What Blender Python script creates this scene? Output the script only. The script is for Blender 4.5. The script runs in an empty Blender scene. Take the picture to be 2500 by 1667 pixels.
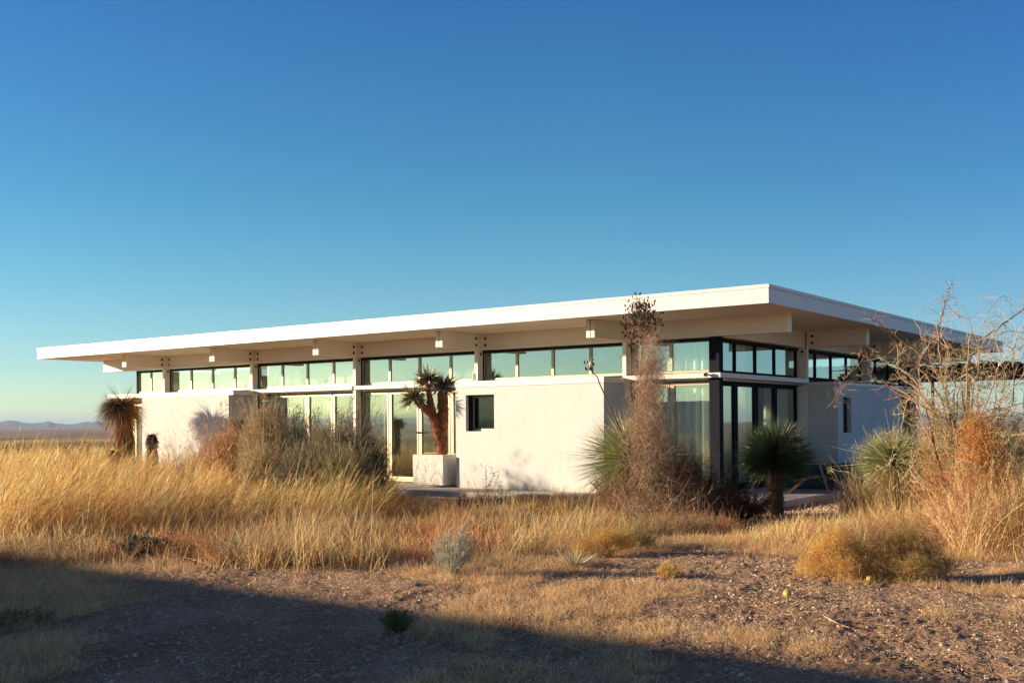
import bpy, math, random
import numpy as np
from mathutils import Vector, Matrix
R_ = math.radians
rng = np.random.default_rng(7)
S = bpy.context.scene
COL = S.collection

# ------------------------------------------------------------------ camera
EYE = 1.53
YAW = R_(36.6)
FW = np.array([-math.sin(YAW), math.cos(YAW)]); RT = np.array([math.cos(YAW), math.sin(YAW)])
cd = bpy.data.cameras.new('camera'); cam = bpy.data.objects.new('camera', cd); COL.objects.link(cam)
cd.sensor_width = 36; cd.lens = 2613/2500*36; cd.shift_y = 0.079
cd.clip_end = 60000; cd.clip_start = 0.1
cam.matrix_world = (Matrix.Translation((0, 0, EYE)) @ Matrix.Rotation(YAW, 4, 'Z')
                    @ Matrix.Rotation(R_(90), 4, 'X') @ Matrix.Rotation(-0.0075, 4, 'Z'))
S.camera = cam

# ------------------------------------------------------------------ light
SUN_EL = R_(11.0)
LX, LY = 0.819, 0.574                      # horizontal direction in which sunlight travels
sd = bpy.data.lights.new('sun', 'SUN'); sun = bpy.data.objects.new('sun', sd); COL.objects.link(sun)
sd.energy = 5.0; sd.angle = R_(0.9); sd.color = (1.0, 0.80, 0.56)
sun.rotation_euler = Vector((LX*math.cos(SUN_EL), LY*math.cos(SUN_EL), -math.sin(SUN_EL))).to_track_quat('-Z', 'Y').to_euler()
W = bpy.data.worlds.new('World'); S.world = W; W.use_nodes = True
wn = W.node_tree.nodes; wl = W.node_tree.links
bg = wn['Background']
sky = wn.new('ShaderNodeTexSky'); sky.sky_type = 'NISHITA'; sky.sun_disc = False
sky.sun_elevation = SUN_EL; sky.sun_rotation = math.atan2(-LX, -LY)
sky.altitude = 1400; sky.air_density = 1.0; sky.dust_density = 0.6; sky.ozone_density = 2.0
tc = wn.new('ShaderNodeTexCoord'); sx = wn.new('ShaderNodeSeparateXYZ'); rp = wn.new('ShaderNodeValToRGB')
mx = wn.new('ShaderNodeMix'); mx.data_type = 'RGBA'; mx.blend_type = 'MULTIPLY'; mx.inputs[0].default_value = 1
wl.new(tc.outputs['Generated'], sx.inputs[0]); wl.new(sx.outputs['Z'], rp.inputs[0])
stops = [(0.0, (.96, 1.19, 1.08)), (.012, (.94, 1.15, 1.05)), (.05, (.74, .96, 1.02)), (.127, (.50, .90, .98)), (.20, (.34, .84, .98)), (.27, (.29, .77, 1.02)), (.36, (.24, .69, 1.06)), (.52, (.42, .38, .62)), (1.0, (.50, .27, .45))]
while len(rp.color_ramp.elements) < len(stops): rp.color_ramp.elements.new(.5)
for e_, (p_, c_) in zip(rp.color_ramp.elements, stops): e_.position = p_; e_.color = (c_[0]/1.2, c_[1]/1.2, c_[2]/1.2, 1)
dt = wn.new('ShaderNodeVectorMath'); dt.operation = 'DOT_PRODUCT'; dt.inputs[1].default_value = (LX, LY, 0); wl.new(tc.outputs['Generated'], dt.inputs[0])
rp2 = wn.new('ShaderNodeValToRGB'); wl.new(dt.outputs['Value'], rp2.inputs[0])
rp2.color_ramp.elements[0].position = 0.05; rp2.color_ramp.elements[0].color = (1, 1, 1, 1); rp2.color_ramp.elements[1].position = .5; rp2.color_ramp.elements[1].color = (.72, .76, .92, 1)
mx2 = wn.new('ShaderNodeMix'); mx2.data_type = 'RGBA'; mx2.blend_type = 'MULTIPLY'; mx2.inputs[0].default_value = 1
wl.new(sky.outputs[0], mx.inputs[6]); wl.new(rp.outputs[0], mx.inputs[7]); wl.new(mx.outputs[2], mx2.inputs[6]); wl.new(rp2.outputs[0], mx2.inputs[7]); wl.new(mx2.outputs[2], bg.inputs[0])
bg.inputs[1].default_value = 0.098
S.view_settings.view_transform = 'Standard'; S.view_settings.look = 'None'
S.view_settings.gamma = 1; S.view_settings.exposure = 1.05
S.render.engine = 'CYCLES'
S.cycles.use_denoising = True; S.cycles.denoising_prefilter = 'ACCURATE'; S.cycles.transparent_max_bounces = 24; S.cycles.max_bounces = 8

# ------------------------------------------------------------------ helpers
def at(px, depth, py=None, z=None):
    """photo column (source pixels) + distance -> ground point"""
    u = (px-1250)/2613.0
    p = (FW+RT*u)*depth
    if py is not None:
        z = EYE + ((1060-.0082*(px+2290))-py)/2613.0*depth
    return np.array([p[0], p[1], 0.0 if z is None else z])

def px_of(x, y):
    lat = x*RT[0]+y*RT[1]; w = x*FW[0]+y*FW[1]; return 1250+2613*lat/np.maximum(w, .1), w
def hash2(ix, iy, s):
    v = np.sin(ix*127.1+iy*311.7+s*74.7)*43758.5453
    return v-np.floor(v)
def vnoise(x, y, s=0):
    ix = np.floor(x); iy = np.floor(y); fx = x-ix; fy = y-iy
    fx = fx*fx*(3-2*fx); fy = fy*fy*(3-2*fy)
    a = hash2(ix, iy, s); b = hash2(ix+1, iy, s); c = hash2(ix, iy+1, s); d = hash2(ix+1, iy+1, s)
    return (a*(1-fx)+b*fx)*(1-fy)+(c*(1-fx)+d*fx)*fy
def fbm(x, y, s=0, o=4):
    t = 0; a = .5
    for k in range(o):
        t = t+a*(vnoise(x, y, s+k)-.5); x = x*2.03; y = y*2.03; a *= .5
    return t*2

def ground_z(x, y):
    x = np.asarray(x, float); y = np.asarray(y, float)
    r = np.hypot(x, y)
    z = -0.13+0.035*fbm(x*.35, y*.35, 3)+0.02*fbm(x*1.7, y*1.7, 9, 3)
    house = (x > -32) & (x < -7.0) & (y > 17.8) & (y < 40)
    z = np.where(house, -0.135, z)
    far = np.clip((r-75)/500, 0, 1)
    z = z-12.0*far*far*(3-2*far)+np.clip((r-70)/300, 0, 1)*1.5*fbm(x/160, y/160, 21, 3)
    z = z-np.clip((r-1000)/20000, 0, 1)*8
    return z

# --- materials
def mat(name):
    m = bpy.data.materials.new(name); m.use_nodes = True
    return m, m.node_tree.nodes, m.node_tree.links, m.node_tree.nodes['Principled BSDF']
def noise_node(n, l, scale, detail=4, vec=None, rough=.6):
    t = n.new('ShaderNodeTexNoise'); t.inputs['Scale'].default_value = scale; t.inputs['Detail'].default_value = detail
    t.inputs['Roughness'].default_value = rough
    if vec is None:
        g = n.new('ShaderNodeNewGeometry'); vec = g.outputs['Position']
    l.new(vec, t.inputs['Vector']); return t
def ramp(n, l, src, stops):
    r = n.new('ShaderNodeValToRGB'); cr = r.color_ramp
    while len(cr.elements) < len(stops): cr.elements.new(.5)
    for e, (p, c) in zip(cr.elements, stops):
        e.position = p; e.color = (*c, 1)
    l.new(src, r.inputs[0]); return r
def bump(n, l, b, src, strength, dist):
    k = n.new('ShaderNodeBump'); k.inputs['Strength'].default_value = strength; k.inputs['Distance'].default_value = dist
    l.new(src, k.inputs['Height']); l.new(k.outputs[0], b.inputs['Normal']); return k

def m_painted(name, c0, c1, rough=.6, scale=2.5, bscale=120, bs=.15, bd=.004):
    m, n, l, b = mat(name)
    t = noise_node(n, l, scale, 6); r = ramp(n, l, t.outputs[0], [(.3, c0), (.7, c1)])
    l.new(r.outputs[0], b.inputs['Base Color']); b.inputs['Roughness'].default_value = rough
    t2 = noise_node(n, l, bscale, 3); bump(n, l, b, t2.outputs[0], bs, bd)
    return m
M = {}
M['stucco'] = m_painted('stucco', (.575, .565, .54), (.605, .595, .57), .85, 1.3, 55, .35, .006)
def _streak():
    m = M['stucco']; n = m.node_tree.nodes; l = m.node_tree.links; b = n['Principled BSDF']
    base = b.inputs['Base Color'].links[0].from_socket
    g = n.new('ShaderNodeNewGeometry'); mp = n.new('ShaderNodeMapping'); mp.inputs['Scale'].default_value = (2.2, 2.2, .35)
    l.new(g.outputs['Position'], mp.inputs[0])
    t = noise_node(n, l, 3.0, 7, mp.outputs[0]); r = ramp(n, l, t.outputs[0], [(.42, (.90, .86, .78)), (.55, (1, 1, 1))])
    x = n.new('ShaderNodeMix'); x.data_type = 'RGBA'; x.blend_type = 'MULTIPLY'; x.inputs[0].default_value = .22
    l.new(base, x.inputs[6]); l.new(r.outputs[0], x.inputs[7]); l.new(x.outputs[2], b.inputs['Base Color'])
    # dirt splashed on the foot of the wall
    s = n.new('ShaderNodeSeparateXYZ'); l.new(g.outputs['Position'], s.inputs[0])
    t3 = noise_node(n, l, 6, 4)
    ad = n.new('ShaderNodeMath'); ad.operation = 'MULTIPLY_ADD'; ad.inputs[1].default_value = .35; l.new(t3.outputs[0], ad.inputs[0]); 
    sb = n.new('ShaderNodeMath'); sb.operation = 'SUBTRACT'; l.new(ad.outputs[0], sb.inputs[0]); l.new(s.outputs[2], sb.inputs[1]); ad.inputs[2].default_value = -.02
    cl = n.new('ShaderNodeMath'); cl.operation = 'MULTIPLY'; cl.use_clamp = True; cl.inputs[1].default_value = 5; l.new(sb.outputs[0], cl.inputs[0])
    y = n.new('ShaderNodeMix'); y.data_type = 'RGBA'; l.new(cl.outputs[0], y.inputs[0]); l.new(x.outputs[2], y.inputs[6]); y.inputs[7].default_value = (.52, .45, .35, 1)
    l.new(y.outputs[2], b.inputs['Base Color'])
_streak()
M['white'] = m_painted('white_paint', (.62, .61, .575), (.67, .66, .625), .45, .9, 20, .05, .002)
M['cream'] = m_painted('cream_paint', (.80, .71, .59), (.85, .76, .64), .5, 1.2, 25, .06, .002)
M['soffit'] = m_painted('soffit_paint', (.80, .68, .52), (.85, .73, .57), .7, .8, 30, .05, .002)
M['bronze'] = m_painted('bronze_metal', (.36, .29, .20), (.42, .34, .245), .42, 3, 60, .02, .001)
M['bronze'].node_tree.nodes['Principled BSDF'].inputs['Metallic'].default_value = .55
M['black'] = m_painted('black_steel', (.010, .010, .018), (.016, .016, .026), .75, 3, 60, .02, .001)
M['black'].node_tree.nodes['Principled BSDF'].inputs['Specular IOR Level'].default_value = .08
M['gasket_and_shade'] = m_painted('rubber_and_shade_black', (.01, .009, .009), (.018, .016, .016), .6, 3, 60, .02, .001)  # near-black for small dark parts and for the painted window shade
M['gasket_and_shade'].node_tree.nodes['Principled BSDF'].inputs['Specular IOR Level'].default_value = .08
M['concrete'] = m_painted('concrete', (.44, .40, .34), (.55, .50, .43), .85, 1.6, 45, .3, .004)
M['interior'] = m_painted('interior_plaster', (.35, .34, .30), (.42, .40, .36), .9, 1, 40, .05, .002)
M['tank'] = m_painted('teal_plastic', (.008, .075, .085), (.012, .095, .105), .45, 3, 60, .03, .001)
M['tank2'] = m_painted('dark_blue_plastic', (.006, .028, .045), (.01, .035, .055), .5, 3, 60, .03, .001)
M['rust'] = m_painted('rusty_steel', (.16, .07, .035), (.30, .14, .07), .8, 9, 90, .3, .003)
M['chairwood'] = m_painted('stained_wood', (.24, .12, .08), (.34, .18, .12), .65, 14, 120, .3, .003)
M['tablewood'] = m_painted('pale_wood', (.42, .27, .13), (.52, .35, .18), .6, 14, 120, .2, .002)
M['gourd'] = m_painted('gourd_skin', (.48, .34, .05), (.58, .44, .10), .4, 20, 60, .1, .002)

def m_glass(f0=.33):
    m, n, l, b = mat('window_glass'); n.remove(b); out = n['Material Output']
    tr = n.new('ShaderNodeBsdfTransparent'); tr.inputs[0].default_value = (.88, .97, .90, 1)
    gl = n.new('ShaderNodeBsdfGlossy'); gl.inputs['Color'].default_value = (.86, 1.0, .90, 1); gl.inputs['Roughness'].default_value = 0.0
    lw = n.new('ShaderNodeLayerWeight'); lw.inputs[0].default_value = .5
    fr = n.new('ShaderNodeMath'); fr.operation = 'POWER'; fr.inputs[1].default_value = 4.0; l.new(lw.outputs['Facing'], fr.inputs[0])
    ma = n.new('ShaderNodeMath'); ma.operation = 'MULTIPLY_ADD'; ma.inputs[1].default_value = .9; ma.inputs[2].default_value = f0; ma.use_clamp = True
    t = noise_node(n, l, .9, 1); bp = n.new('ShaderNodeBump'); bp.inputs['Strength'].default_value = .02; bp.inputs['Distance'].default_value = .05
    l.new(t.outputs[0], bp.inputs['Height']); l.new(bp.outputs[0], gl.inputs['Normal'])
    mi = n.new('ShaderNodeMixShader'); l.new(fr.outputs[0], ma.inputs[0]); l.new(ma.outputs[0], mi.inputs[0])
    l.new(tr.outputs[0], mi.inputs[1]); l.new(gl.outputs[0], mi.inputs[2]); l.new(mi.outputs[0], out.inputs[0])
    return m
M['glass'] = m_glass()
M['glass_low'] = m_glass(.05)
def m_cloth(name, c):
    m, n, l, b = mat(name); b.inputs['Base Color'].default_value = (*c, 1); b.inputs['Roughness'].default_value = .9
    tr = n.new('ShaderNodeBsdfTranslucent'); tr.inputs[0].default_value = (*c, 1)
    mi = n.new('ShaderNodeMixShader'); mi.inputs[0].default_value = .35
    t = noise_node(n, l, 200, 2); bump(n, l, b, t.outputs[0], .1, .002)
    l.new(b.outputs[0], mi.inputs[1]); l.new(tr.outputs[0], mi.inputs[2]); l.new(mi.outputs[0], n['Material Output'].inputs[0])
    return m
M['curtain'] = m_cloth('curtain_cloth', (.90, .90, .84))
def m_plant(name, translucent=.25, rough=.55, spec=.3):
    """colour of each leaf or blade comes with the mesh (natural variation between blades)"""
    m, n, l, b = mat(name)
    a = n.new('ShaderNodeVertexColor'); a.layer_name = 'Col'
    l.new(a.outputs[0], b.inputs['Base Color']); b.inputs['Roughness'].default_value = rough
    b.inputs['Specular IOR Level'].default_value = spec
    tr = n.new('ShaderNodeBsdfTranslucent'); l.new(a.outputs[0], tr.inputs[0])
    mi = n.new('ShaderNodeMixShader'); mi.inputs[0].default_value = translucent
    l.new(b.outputs[0], mi.inputs[1]); l.new(tr.outputs[0], mi.inputs[2]); l.new(mi.outputs[0], n['Material Output'].inputs[0])
    return m
M['plant'] = m_plant('plant', .35)
M['grass'] = m_plant('dry_grass', .45, .6, .2)
M['yucca'] = m_plant('yucca_leaf', .12, .38, .5)
M['bark'] = m_plant('bark', 0.0, .85, .1)
def m_bark_fiber():
    m, n, l, b = mat('fibrous_bark')
    g = n.new('ShaderNodeNewGeometry'); mp = n.new('ShaderNodeMapping'); mp.inputs['Scale'].default_value = (1, 1, .22); l.new(g.outputs['Position'], mp.inputs[0])
    t = noise_node(n, l, 45, 5, mp.outputs[0]); r = ramp(n, l, t.outputs[0], [(.3, (.12, .032, .010)), (.55, (.30, .095, .028)), (.75, (.46, .19, .07))])
    l.new(r.outputs[0], b.inputs['Base Color']); b.inputs['Roughness'].default_value = .85; bump(n, l, b, t.outputs[0], 1.0, .03)
    return m
M['joshua_bark'] = m_bark_fiber()
def m_ground():
    m, n, l, b = mat('desert_ground')
    t = noise_node(n, l, 1.1, 8); r = ramp(n, l, t.outputs[0], [(.30, (.46, .28, .165)), (.5, (.66, .42, .26)), (.72, (.82, .57, .38))])
    t2 = noise_node(n, l, 38, 6, None, .7); r2 = ramp(n, l, t2.outputs[0], [(.35, (.60, .54, .50)), (.62, (1.1, 1.08, 1.05))])
    x = n.new('ShaderNodeMix'); x.data_type = 'RGBA'; x.blend_type = 'MULTIPLY'; x.inputs[0].default_value = 1
    l.new(r.outputs[0], x.inputs[6]); l.new(r2.outputs[0], x.inputs[7])
    # farther out the ground is covered by pale dry grass in long bands
    g = n.new('ShaderNodeNewGeometry'); ln = n.new('ShaderNodeVectorMath'); ln.operation = 'LENGTH'; l.new(g.outputs['Position'], ln.inputs[0])
    mr = n.new('ShaderNodeMapRange'); mr.inputs[1].default_value = 30; mr.inputs[2].default_value = 60; l.new(ln.outputs['Value'], mr.inputs[0])
    t3 = noise_node(n, l, .011, 6, None, .62); r3 = ramp(n, l, t3.outputs[0], [(.34, (.10, .065, .045)), (.44, (.30, .20, .115)), (.6, (.42, .29, .17)), (.75, (.24, .16, .10))])
    y = n.new('ShaderNodeMix'); y.data_type = 'RGBA'; l.new(mr.outputs[0], y.inputs[0]); l.new(x.outputs[2], y.inputs[6]); l.new(r3.outputs[0], y.inputs[7])
    l.new(y.outputs[2], b.inputs['Base Color']); b.inputs['Roughness'].default_value = .95
    b.inputs['Specular IOR Level'].default_value = .1
    v = n.new('ShaderNodeTexVoronoi'); v.inputs['Scale'].default_value = 34; l.new(g.outputs['Position'], v.inputs['Vector'])
    ad = n.new('ShaderNodeMath'); ad.operation = 'SUBTRACT'; l.new(t2.outputs[0], ad.inputs[0]); 
    mu = n.new('ShaderNodeMath'); mu.operation = 'MULTIPLY'; mu.inputs[1].default_value = .6; l.new(v.outputs[0], mu.inputs[0]); l.new(mu.outputs[0], ad.inputs[1])
    bump(n, l, b, ad.outputs[0], 1.0, .06)
    return m
M['ground'] = m_ground()
def m_rock(name, c0, c1):
    m, n, l, b = mat(name); t = noise_node(n, l, 9, 4); r = ramp(n, l, t.outputs[0], [(.35, c0), (.65, c1)])
    l.new(r.outputs[0], b.inputs['Base Color']); b.inputs['Roughness'].default_value = .9
    t2 = noise_node(n, l, 90, 3); bump(n, l, b, t2.outputs[0], .4, .01); return m
M['pebble'] = m_rock('pebble', (.46, .31, .20), (.70, .52, .36))
M['mountain'] = m_rock('mountain_rock', (.05, .045, .04), (.09, .075, .06))
def m_block():
    m, n, l, b = mat('textured_planter')
    g = n.new('ShaderNodeNewGeometry'); mp = n.new('ShaderNodeMapping'); mp.inputs['Scale'].default_value = (1, 1, 1.6); l.new(g.outputs['Position'], mp.inputs[0])
    t = noise_node(n, l, 30, 3, mp.outputs[0], .5); v = n.new('ShaderNodeTexVoronoi'); v.inputs['Scale'].default_value = 26; l.new(mp.outputs[0], v.inputs['Vector'])
    r = ramp(n, l, v.outputs[0], [(.0, (.78, .76, .70)), (.75, (.66, .62, .54))]); l.new(r.outputs[0], b.inputs['Base Color']); b.inputs['Roughness'].default_value = .9
    mu = n.new('ShaderNodeMath'); mu.operation = 'ADD'; l.new(t.outputs[0], mu.inputs[0]); l.new(v.outputs[0], mu.inputs[1]); bump(n, l, b, mu.outputs[0], .9, .02)
    return m
M['planter'] = m_block()

# --- objects
def tag(o, label=None, cat=None, group=None, kind=None):
    if label: o['label'] = label
    if cat: o['category'] = cat
    if group: o['group'] = group
    if kind: o['kind'] = kind
    return o
def empty(name, loc, label, cat, group=None):
    o = bpy.data.objects.new(name, None); COL.objects.link(o); o.location = loc; o.empty_display_size = .2
    bpy.context.view_layer.update()
    return tag(o, label, cat, group)
class MB:
    def __init__(s): s.V = []; s.F = []; s.C = []; s.n = 0
    def add(s, V, F, C=None):
        V = np.asarray(V, float).reshape(-1, 3); F = np.asarray(F, int)
        s.V.append(V); s.F.append((F+s.n))
        if C is None: C = np.full((len(V), 3), .5)
        C = np.asarray(C, float)
        if C.ndim == 1: C = np.tile(C, (len(V), 1))
        s.C.append(C); s.n += len(V); return s
    def box(s, x0, x1, y0, y1, z0, z1):
        v = [(x, y, z) for z in (z0, z1) for y in (y0, y1) for x in (x0, x1)]
        f = [(0, 2, 3, 1), (4, 5, 7, 6), (0, 1, 5, 4), (2, 6, 7, 3), (0, 4, 6, 2), (1, 3, 7, 5)]
        return s.add(v, f)
    def obox(s, p, q, w, h, up=(0, 0, 1)):
        """box bar from p to q, width w, height h"""
        p = np.array(p, float); q = np.array(q, float); d = q-p; d /= np.linalg.norm(d)
        a = np.cross(d, up); a /= np.linalg.norm(a); b = np.cross(a, d)
        v = []
        for c in (p, q):
            for i, j in ((-1, -1), (1, -1), (1, 1), (-1, 1)): v.append(c+a*i*w/2+b*j*h/2)
        return s.add(v, [(0, 1, 2, 3), (7, 6, 5, 4), (0, 4, 5, 1), (1, 5, 6, 2), (2, 6, 7, 3), (3, 7, 4, 0)])
    def tube(s, P, r, n=6, col=(.3, .2, .1), cap=True):
        P = np.asarray(P, float); m = len(P); r = np.broadcast_to(np.asarray(r, float), (m,))
        T = np.gradient(P, axis=0); T /= np.linalg.norm(T, axis=1)[:, None]+1e-9
        ref = np.array([.3, .5, .8]); A = np.cross(T, ref); A /= np.linalg.norm(A, axis=1)[:, None]+1e-9; B = np.cross(T, A)
        th = np.arange(n)/n*2*np.pi
        V = P[:, None]+(A[:, None]*np.cos(th)[None, :, None]+B[:, None]*np.sin(th)[None, :, None])*r[:, None, None]
        i = np.arange(m-1)[:, None]*n; j = np.arange(n)[None]; k = (j+1) % n
        F = np.stack([i+j, i+k, i+n+k, i+n+j], -1).reshape(-1, 4)
        s.add(V.reshape(-1, 3), F, col)
        if cap and n == 4: pass
        return s
    def blades(s, P, D, L, Wd, bend=None, seg=3, col=(.5, .4, .2), tipw=.08, side=None):
        """ribbons that start at P along D with length L, width Wd; bend = extra offset at the tip (fraction of L)"""
        P = np.asarray(P, float); N = len(P); D = np.asarray(D, float); D = D/(np.linalg.norm(D, axis=1)[:, None]+1e-9)
        L = np.broadcast_to(np.asarray(L, float), (N,)); Wd = np.broadcast_to(np.asarray(Wd, float), (N,))
        if bend is None: bend = np.zeros((N, 3))
        bend = np.broadcast_to(np.asarray(bend, float), (N, 3))
        if side is None: side = rng.normal(size=(N, 3))
        sd_ = np.cross(D, side); sd_ /= np.linalg.norm(sd_, axis=1)[:, None]+1e-9
        V = np.zeros((N, seg+1, 2, 3))
        for k in range(seg+1):
            t = k/seg; w = (1-t)*(1-tipw)+tipw
            if k == 0: w = .75
            c = P+D*(L*t)[:, None]+bend*(L*t*t)[:, None]
            V[:, k, 0] = c-sd_*(Wd*w*.5)[:, None]; V[:, k, 1] = c+sd_*(Wd*w*.5)[:, None]
        b = np.arange(N)[:, None]*(2*(seg+1)); k = np.arange(seg)[None]*2
        F = np.stack([b+k, b+k+1, b+k+3, b+k+2], -1).reshape(-1, 4)
        col = np.asarray(col, float)
        if col.ndim == 1: col = np.tile(col, (N, 1))
        if col.ndim == 2: col = np.repeat(col, 2*(seg+1), axis=0)
        s.add(V.reshape(-1, 3), F, col); return s
    def build(s, name, m, parent=None, smooth=False, world=True, colors=False):
        V = np.concatenate(s.V); F = [f for f in s.F]
        me = bpy.data.meshes.new(name)
        F4 = np.concatenate([f for f in F if f.shape[1] == 4]) if any(f.shape[1] == 4 for f in F) else np.zeros((0, 4), int)
        F3 = np.concatenate([f for f in F if f.shape[1] == 3]) if any(f.shape[1] == 3 for f in F) else np.zeros((0, 3), int)
        off = np.zeros(3)
        if parent is not None and world: off = np.array(parent.matrix_world.translation)
        me.vertices.add(len(V)); me.vertices.foreach_set('co', (V-off).astype(np.float32).ravel())
        li = np.concatenate([F4.ravel(), F3.ravel()]).astype(np.int32)
        me.loops.add(len(li)); me.loops.foreach_set('vertex_index', li)
        npoly = len(F4)+len(F3)
        st = np.concatenate([np.arange(len(F4))*4, len(F4)*4+np.arange(len(F3))*3]).astype(np.int32)
        me.polygons.add(npoly); me.polygons.foreach_set('loop_start', st)
        me.polygons.foreach_set('loop_total', np.concatenate([np.full(len(F4), 4), np.full(len(F3), 3)]).astype(np.int32))
        me.polygons.foreach_set('use_smooth', np.full(npoly, bool(smooth)))
        if colors:
            a = me.color_attributes.new('Col', 'FLOAT_COLOR', 'POINT')
            c = np.concatenate(s.C); c = np.concatenate([np.clip(c, 0, 1), np.ones((len(c), 1))], 1)
            a.data.foreach_set('color', c.astype(np.float32).ravel())
        me.update(calc_edges=True); me.validate()
        me.materials.append(m)
        o = bpy.data.objects.new(name, me); COL.objects.link(o)
        if parent is not None:
            o.parent = parent; o.matrix_parent_inverse = Matrix.Identity(4)
            if parent.parent is not None or parent.type == 'MESH':
                pass
        return o
def child_of(mesh_obj, mb, name, m, root, **k):
    """sub-part: its parent mesh sits at the thing's origin"""
    o = mb.build(name, m, root, **k); o.parent = mesh_obj; return o
def bevel(o, w=.006, seg=2):
    b = o.modifiers.new('bevel', 'BEVEL'); b.width = w; b.segments = seg; b.limit_method = 'ANGLE'; return o
def vary(base, N, amt=.25, hue=.08, r=None):
    r = r or rng
    c = np.tile(np.asarray(base, float), (N, 1)); c *= (1+amt*r.normal(size=(N, 1))).clip(.35, 1.9); c *= (1+hue*r.normal(size=(N, 3)))
    return c.clip(.004, .95)
def pick(cols, w, N, amt=.2, hue=.06):
    cols = np.array(cols, float); i = rng.choice(len(cols), N, p=np.array(w)/sum(w)); c = cols[i]
    return (c*(1+amt*rng.normal(size=(N, 1))).clip(.35, 1.9)*(1+hue*rng.normal(size=(N, 3)))).clip(.004, .95)

# ================================================================== SETTING
def build_ground():
    # one sheet: radial fan, fine near the camera
    th = np.linspace(0, 2*np.pi, 721)
    r = np.concatenate([np.linspace(.5, 5, 24), np.geomspace(5.06, 40, 330), np.geomspace(41, 30000, 150)])
    # angular refinement towards the view
    a0 = math.atan2(FW[1], FW[0])
    th = np.concatenate([np.linspace(a0-.62, a0+.62, 760), np.linspace(a0+.62, a0-.62+2*np.pi, 240)[1:-1]])
    T, Rr = np.meshgrid(th, r)
    X = Rr*np.cos(T); Y = Rr*np.sin(T); Z = ground_z(X, Y)
    near = np.clip((30-Rr)/10, 0, 1)*((Y < 17.8) | (X > -7.0) | (X < -32))
    Z = Z+near*(0.030*fbm(X*4, Y*4, 31, 3)+0.030*np.abs(fbm(X*14, Y*14, 41, 3))*np.clip(vnoise(X*.8, Y*.8, 61)*1.6-.2, .15, 1))
    nT = len(th); nR = len(r)
    i = np.arange(nR-1)[:, None]*nT; j = np.arange(nT)[None]; k = (j+1) % nT
    F = np.stack([i+j, i+nT+j, i+nT+k, i+k], -1).reshape(-1, 4)
    mb = MB(); V = np.stack([X, Y, Z], -1).reshape(-1, 3); mb.add(V, F[:, ::-1])
    c = len(V); mb.add([(0, 0, float(ground_z(0, 0)))], np.zeros((0, 4), int))
    j = np.arange(nT); mb.F.append(np.stack([np.full(nT, c), (j+1) % nT, j], -1))
    o = mb.build('ground', M['ground'], smooth=True); tag(o, kind='structure')
build_ground()

def build_mountains():
    def ridge(name, dist, x0, x1, f, depth=2500):
        n = 260; px = np.linspace(x0, x1, n); base = np.array([at(p, dist)[:2] for p in px])
        h = np.array([f(p) for p in px]); rows = []
        for k, (t, g) in enumerate([(0, 0), (.12, .25), (.3, .62), (.5, 1), (.75, .6), (1, 0)]):
            q = np.array([at(p, dist+t*depth)[:2] for p in px])
            hh = h*g*(1+.12*fbm(px*.05+k*3, px*0+k, 5)) if 0 < g < 1 else h*g
            rows.append(np.column_stack([q, -21+hh]))
        V = np.concatenate(rows); i = np.arange(5)[:, None]*n; j = np.arange(n-1)[None]
        F = np.stack([i+j, i+j+1, i+n+j+1, i+n+j], -1).reshape(-1, 4)
        o = MB().add(V, F).build(name, M['mountain'], smooth=True); tag(o, kind='structure')
    def bumpf(p, c, w, a): return a*math.exp(-((p-c)/w)**2)
    def left(p):
        e = bumpf(p, 30, 28, 30)+bumpf(p, -60, 80, 42)+bumpf(p, 119, 9, 14)+bumpf(p, 105, 40, 20)+bumpf(p, 208, 22, 22)+bumpf(p, 237, 10, 20)+bumpf(p, 275, 40, 20)+bumpf(p, 380, 60, 30)
        e += 6*float(fbm(np.array(p*.03), np.array(1.), 2))
        return 26+max(e, 1.5)+bumpf(p, 150, 160, 8)
    ridge('mountains', 8500, -500, 700, left)
    def right(p):
        e = bumpf(p, 2290, 60, 60)+bumpf(p, 2400, 50, 40)+bumpf(p, 2530, 70, 60)+bumpf(p, 2150, 90, 50)+6*float(fbm(np.array(p*.03), np.array(5.), 2))
        return 24+max(e, 2)
    ridge('mountains', 8200, 1900, 2900, right)
    # a broad range far behind the photographer's left: only seen mirrored in the glass
build_mountains()

slab = MB().box(-31.0, -8.0, 18.4, 35.2, -.30, 0.0).build('patio', M['concrete']); bevel(slab, .012); tag(slab, kind='structure')

# ================================================================== HOUSE
H = empty('house', (-20, 20.36, 0), 'long white single-storey desert house with flat roof and deep overhang', 'house')
Z0, ZT0, ZT1, ZS, ZH, ZB, ZF, ZR = 0.0, 2.43, 2.53, 2.55, 3.27, 3.29, 3.67, 4.0
RX0, RX1, RY0, RY1 = -32.38, -7.80, 18.32, 36.9
FX, FY, GX, GY = -9.75, 20.36, -10.0, 20.61
PX_ = [-28.72, -24.55, -20.38, -16.24, -12.08]        # left edges of the facade posts
PYR = [25.18, 29.86, 34.45]                            # posts of the right-hand side
roof = MB().box(RX0+.03, RX1-.03, RY0+.03, RY1-.03, ZF, 3.93).build('roof', M['soffit'], H)
fm = MB(); g = .003
xs = np.linspace(RX0, RX1, 5)
for a, b in zip(xs[:-1], xs[1:]): fm.box(a+g, b-g, RY0, RY0+.028, ZF-.012, 3.93); fm.box(a+g, b-g, RY1-.028, RY1, ZF-.012, 3.93)
ys = np.array([RY0+.028, RY0+2.9, RY0+9.0, RY0+15.1, RY1-.028])
for a, b in zip(ys[:-1], ys[1:]): fm.box(RX1-.028, RX1, a+g, b-g, ZF-.012, 3.93); fm.box(RX0, RX0+.028, a+g, b-g, ZF-.012, 3.93)
child_of(roof, fm, 'fascia', M['white'], H)
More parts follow.
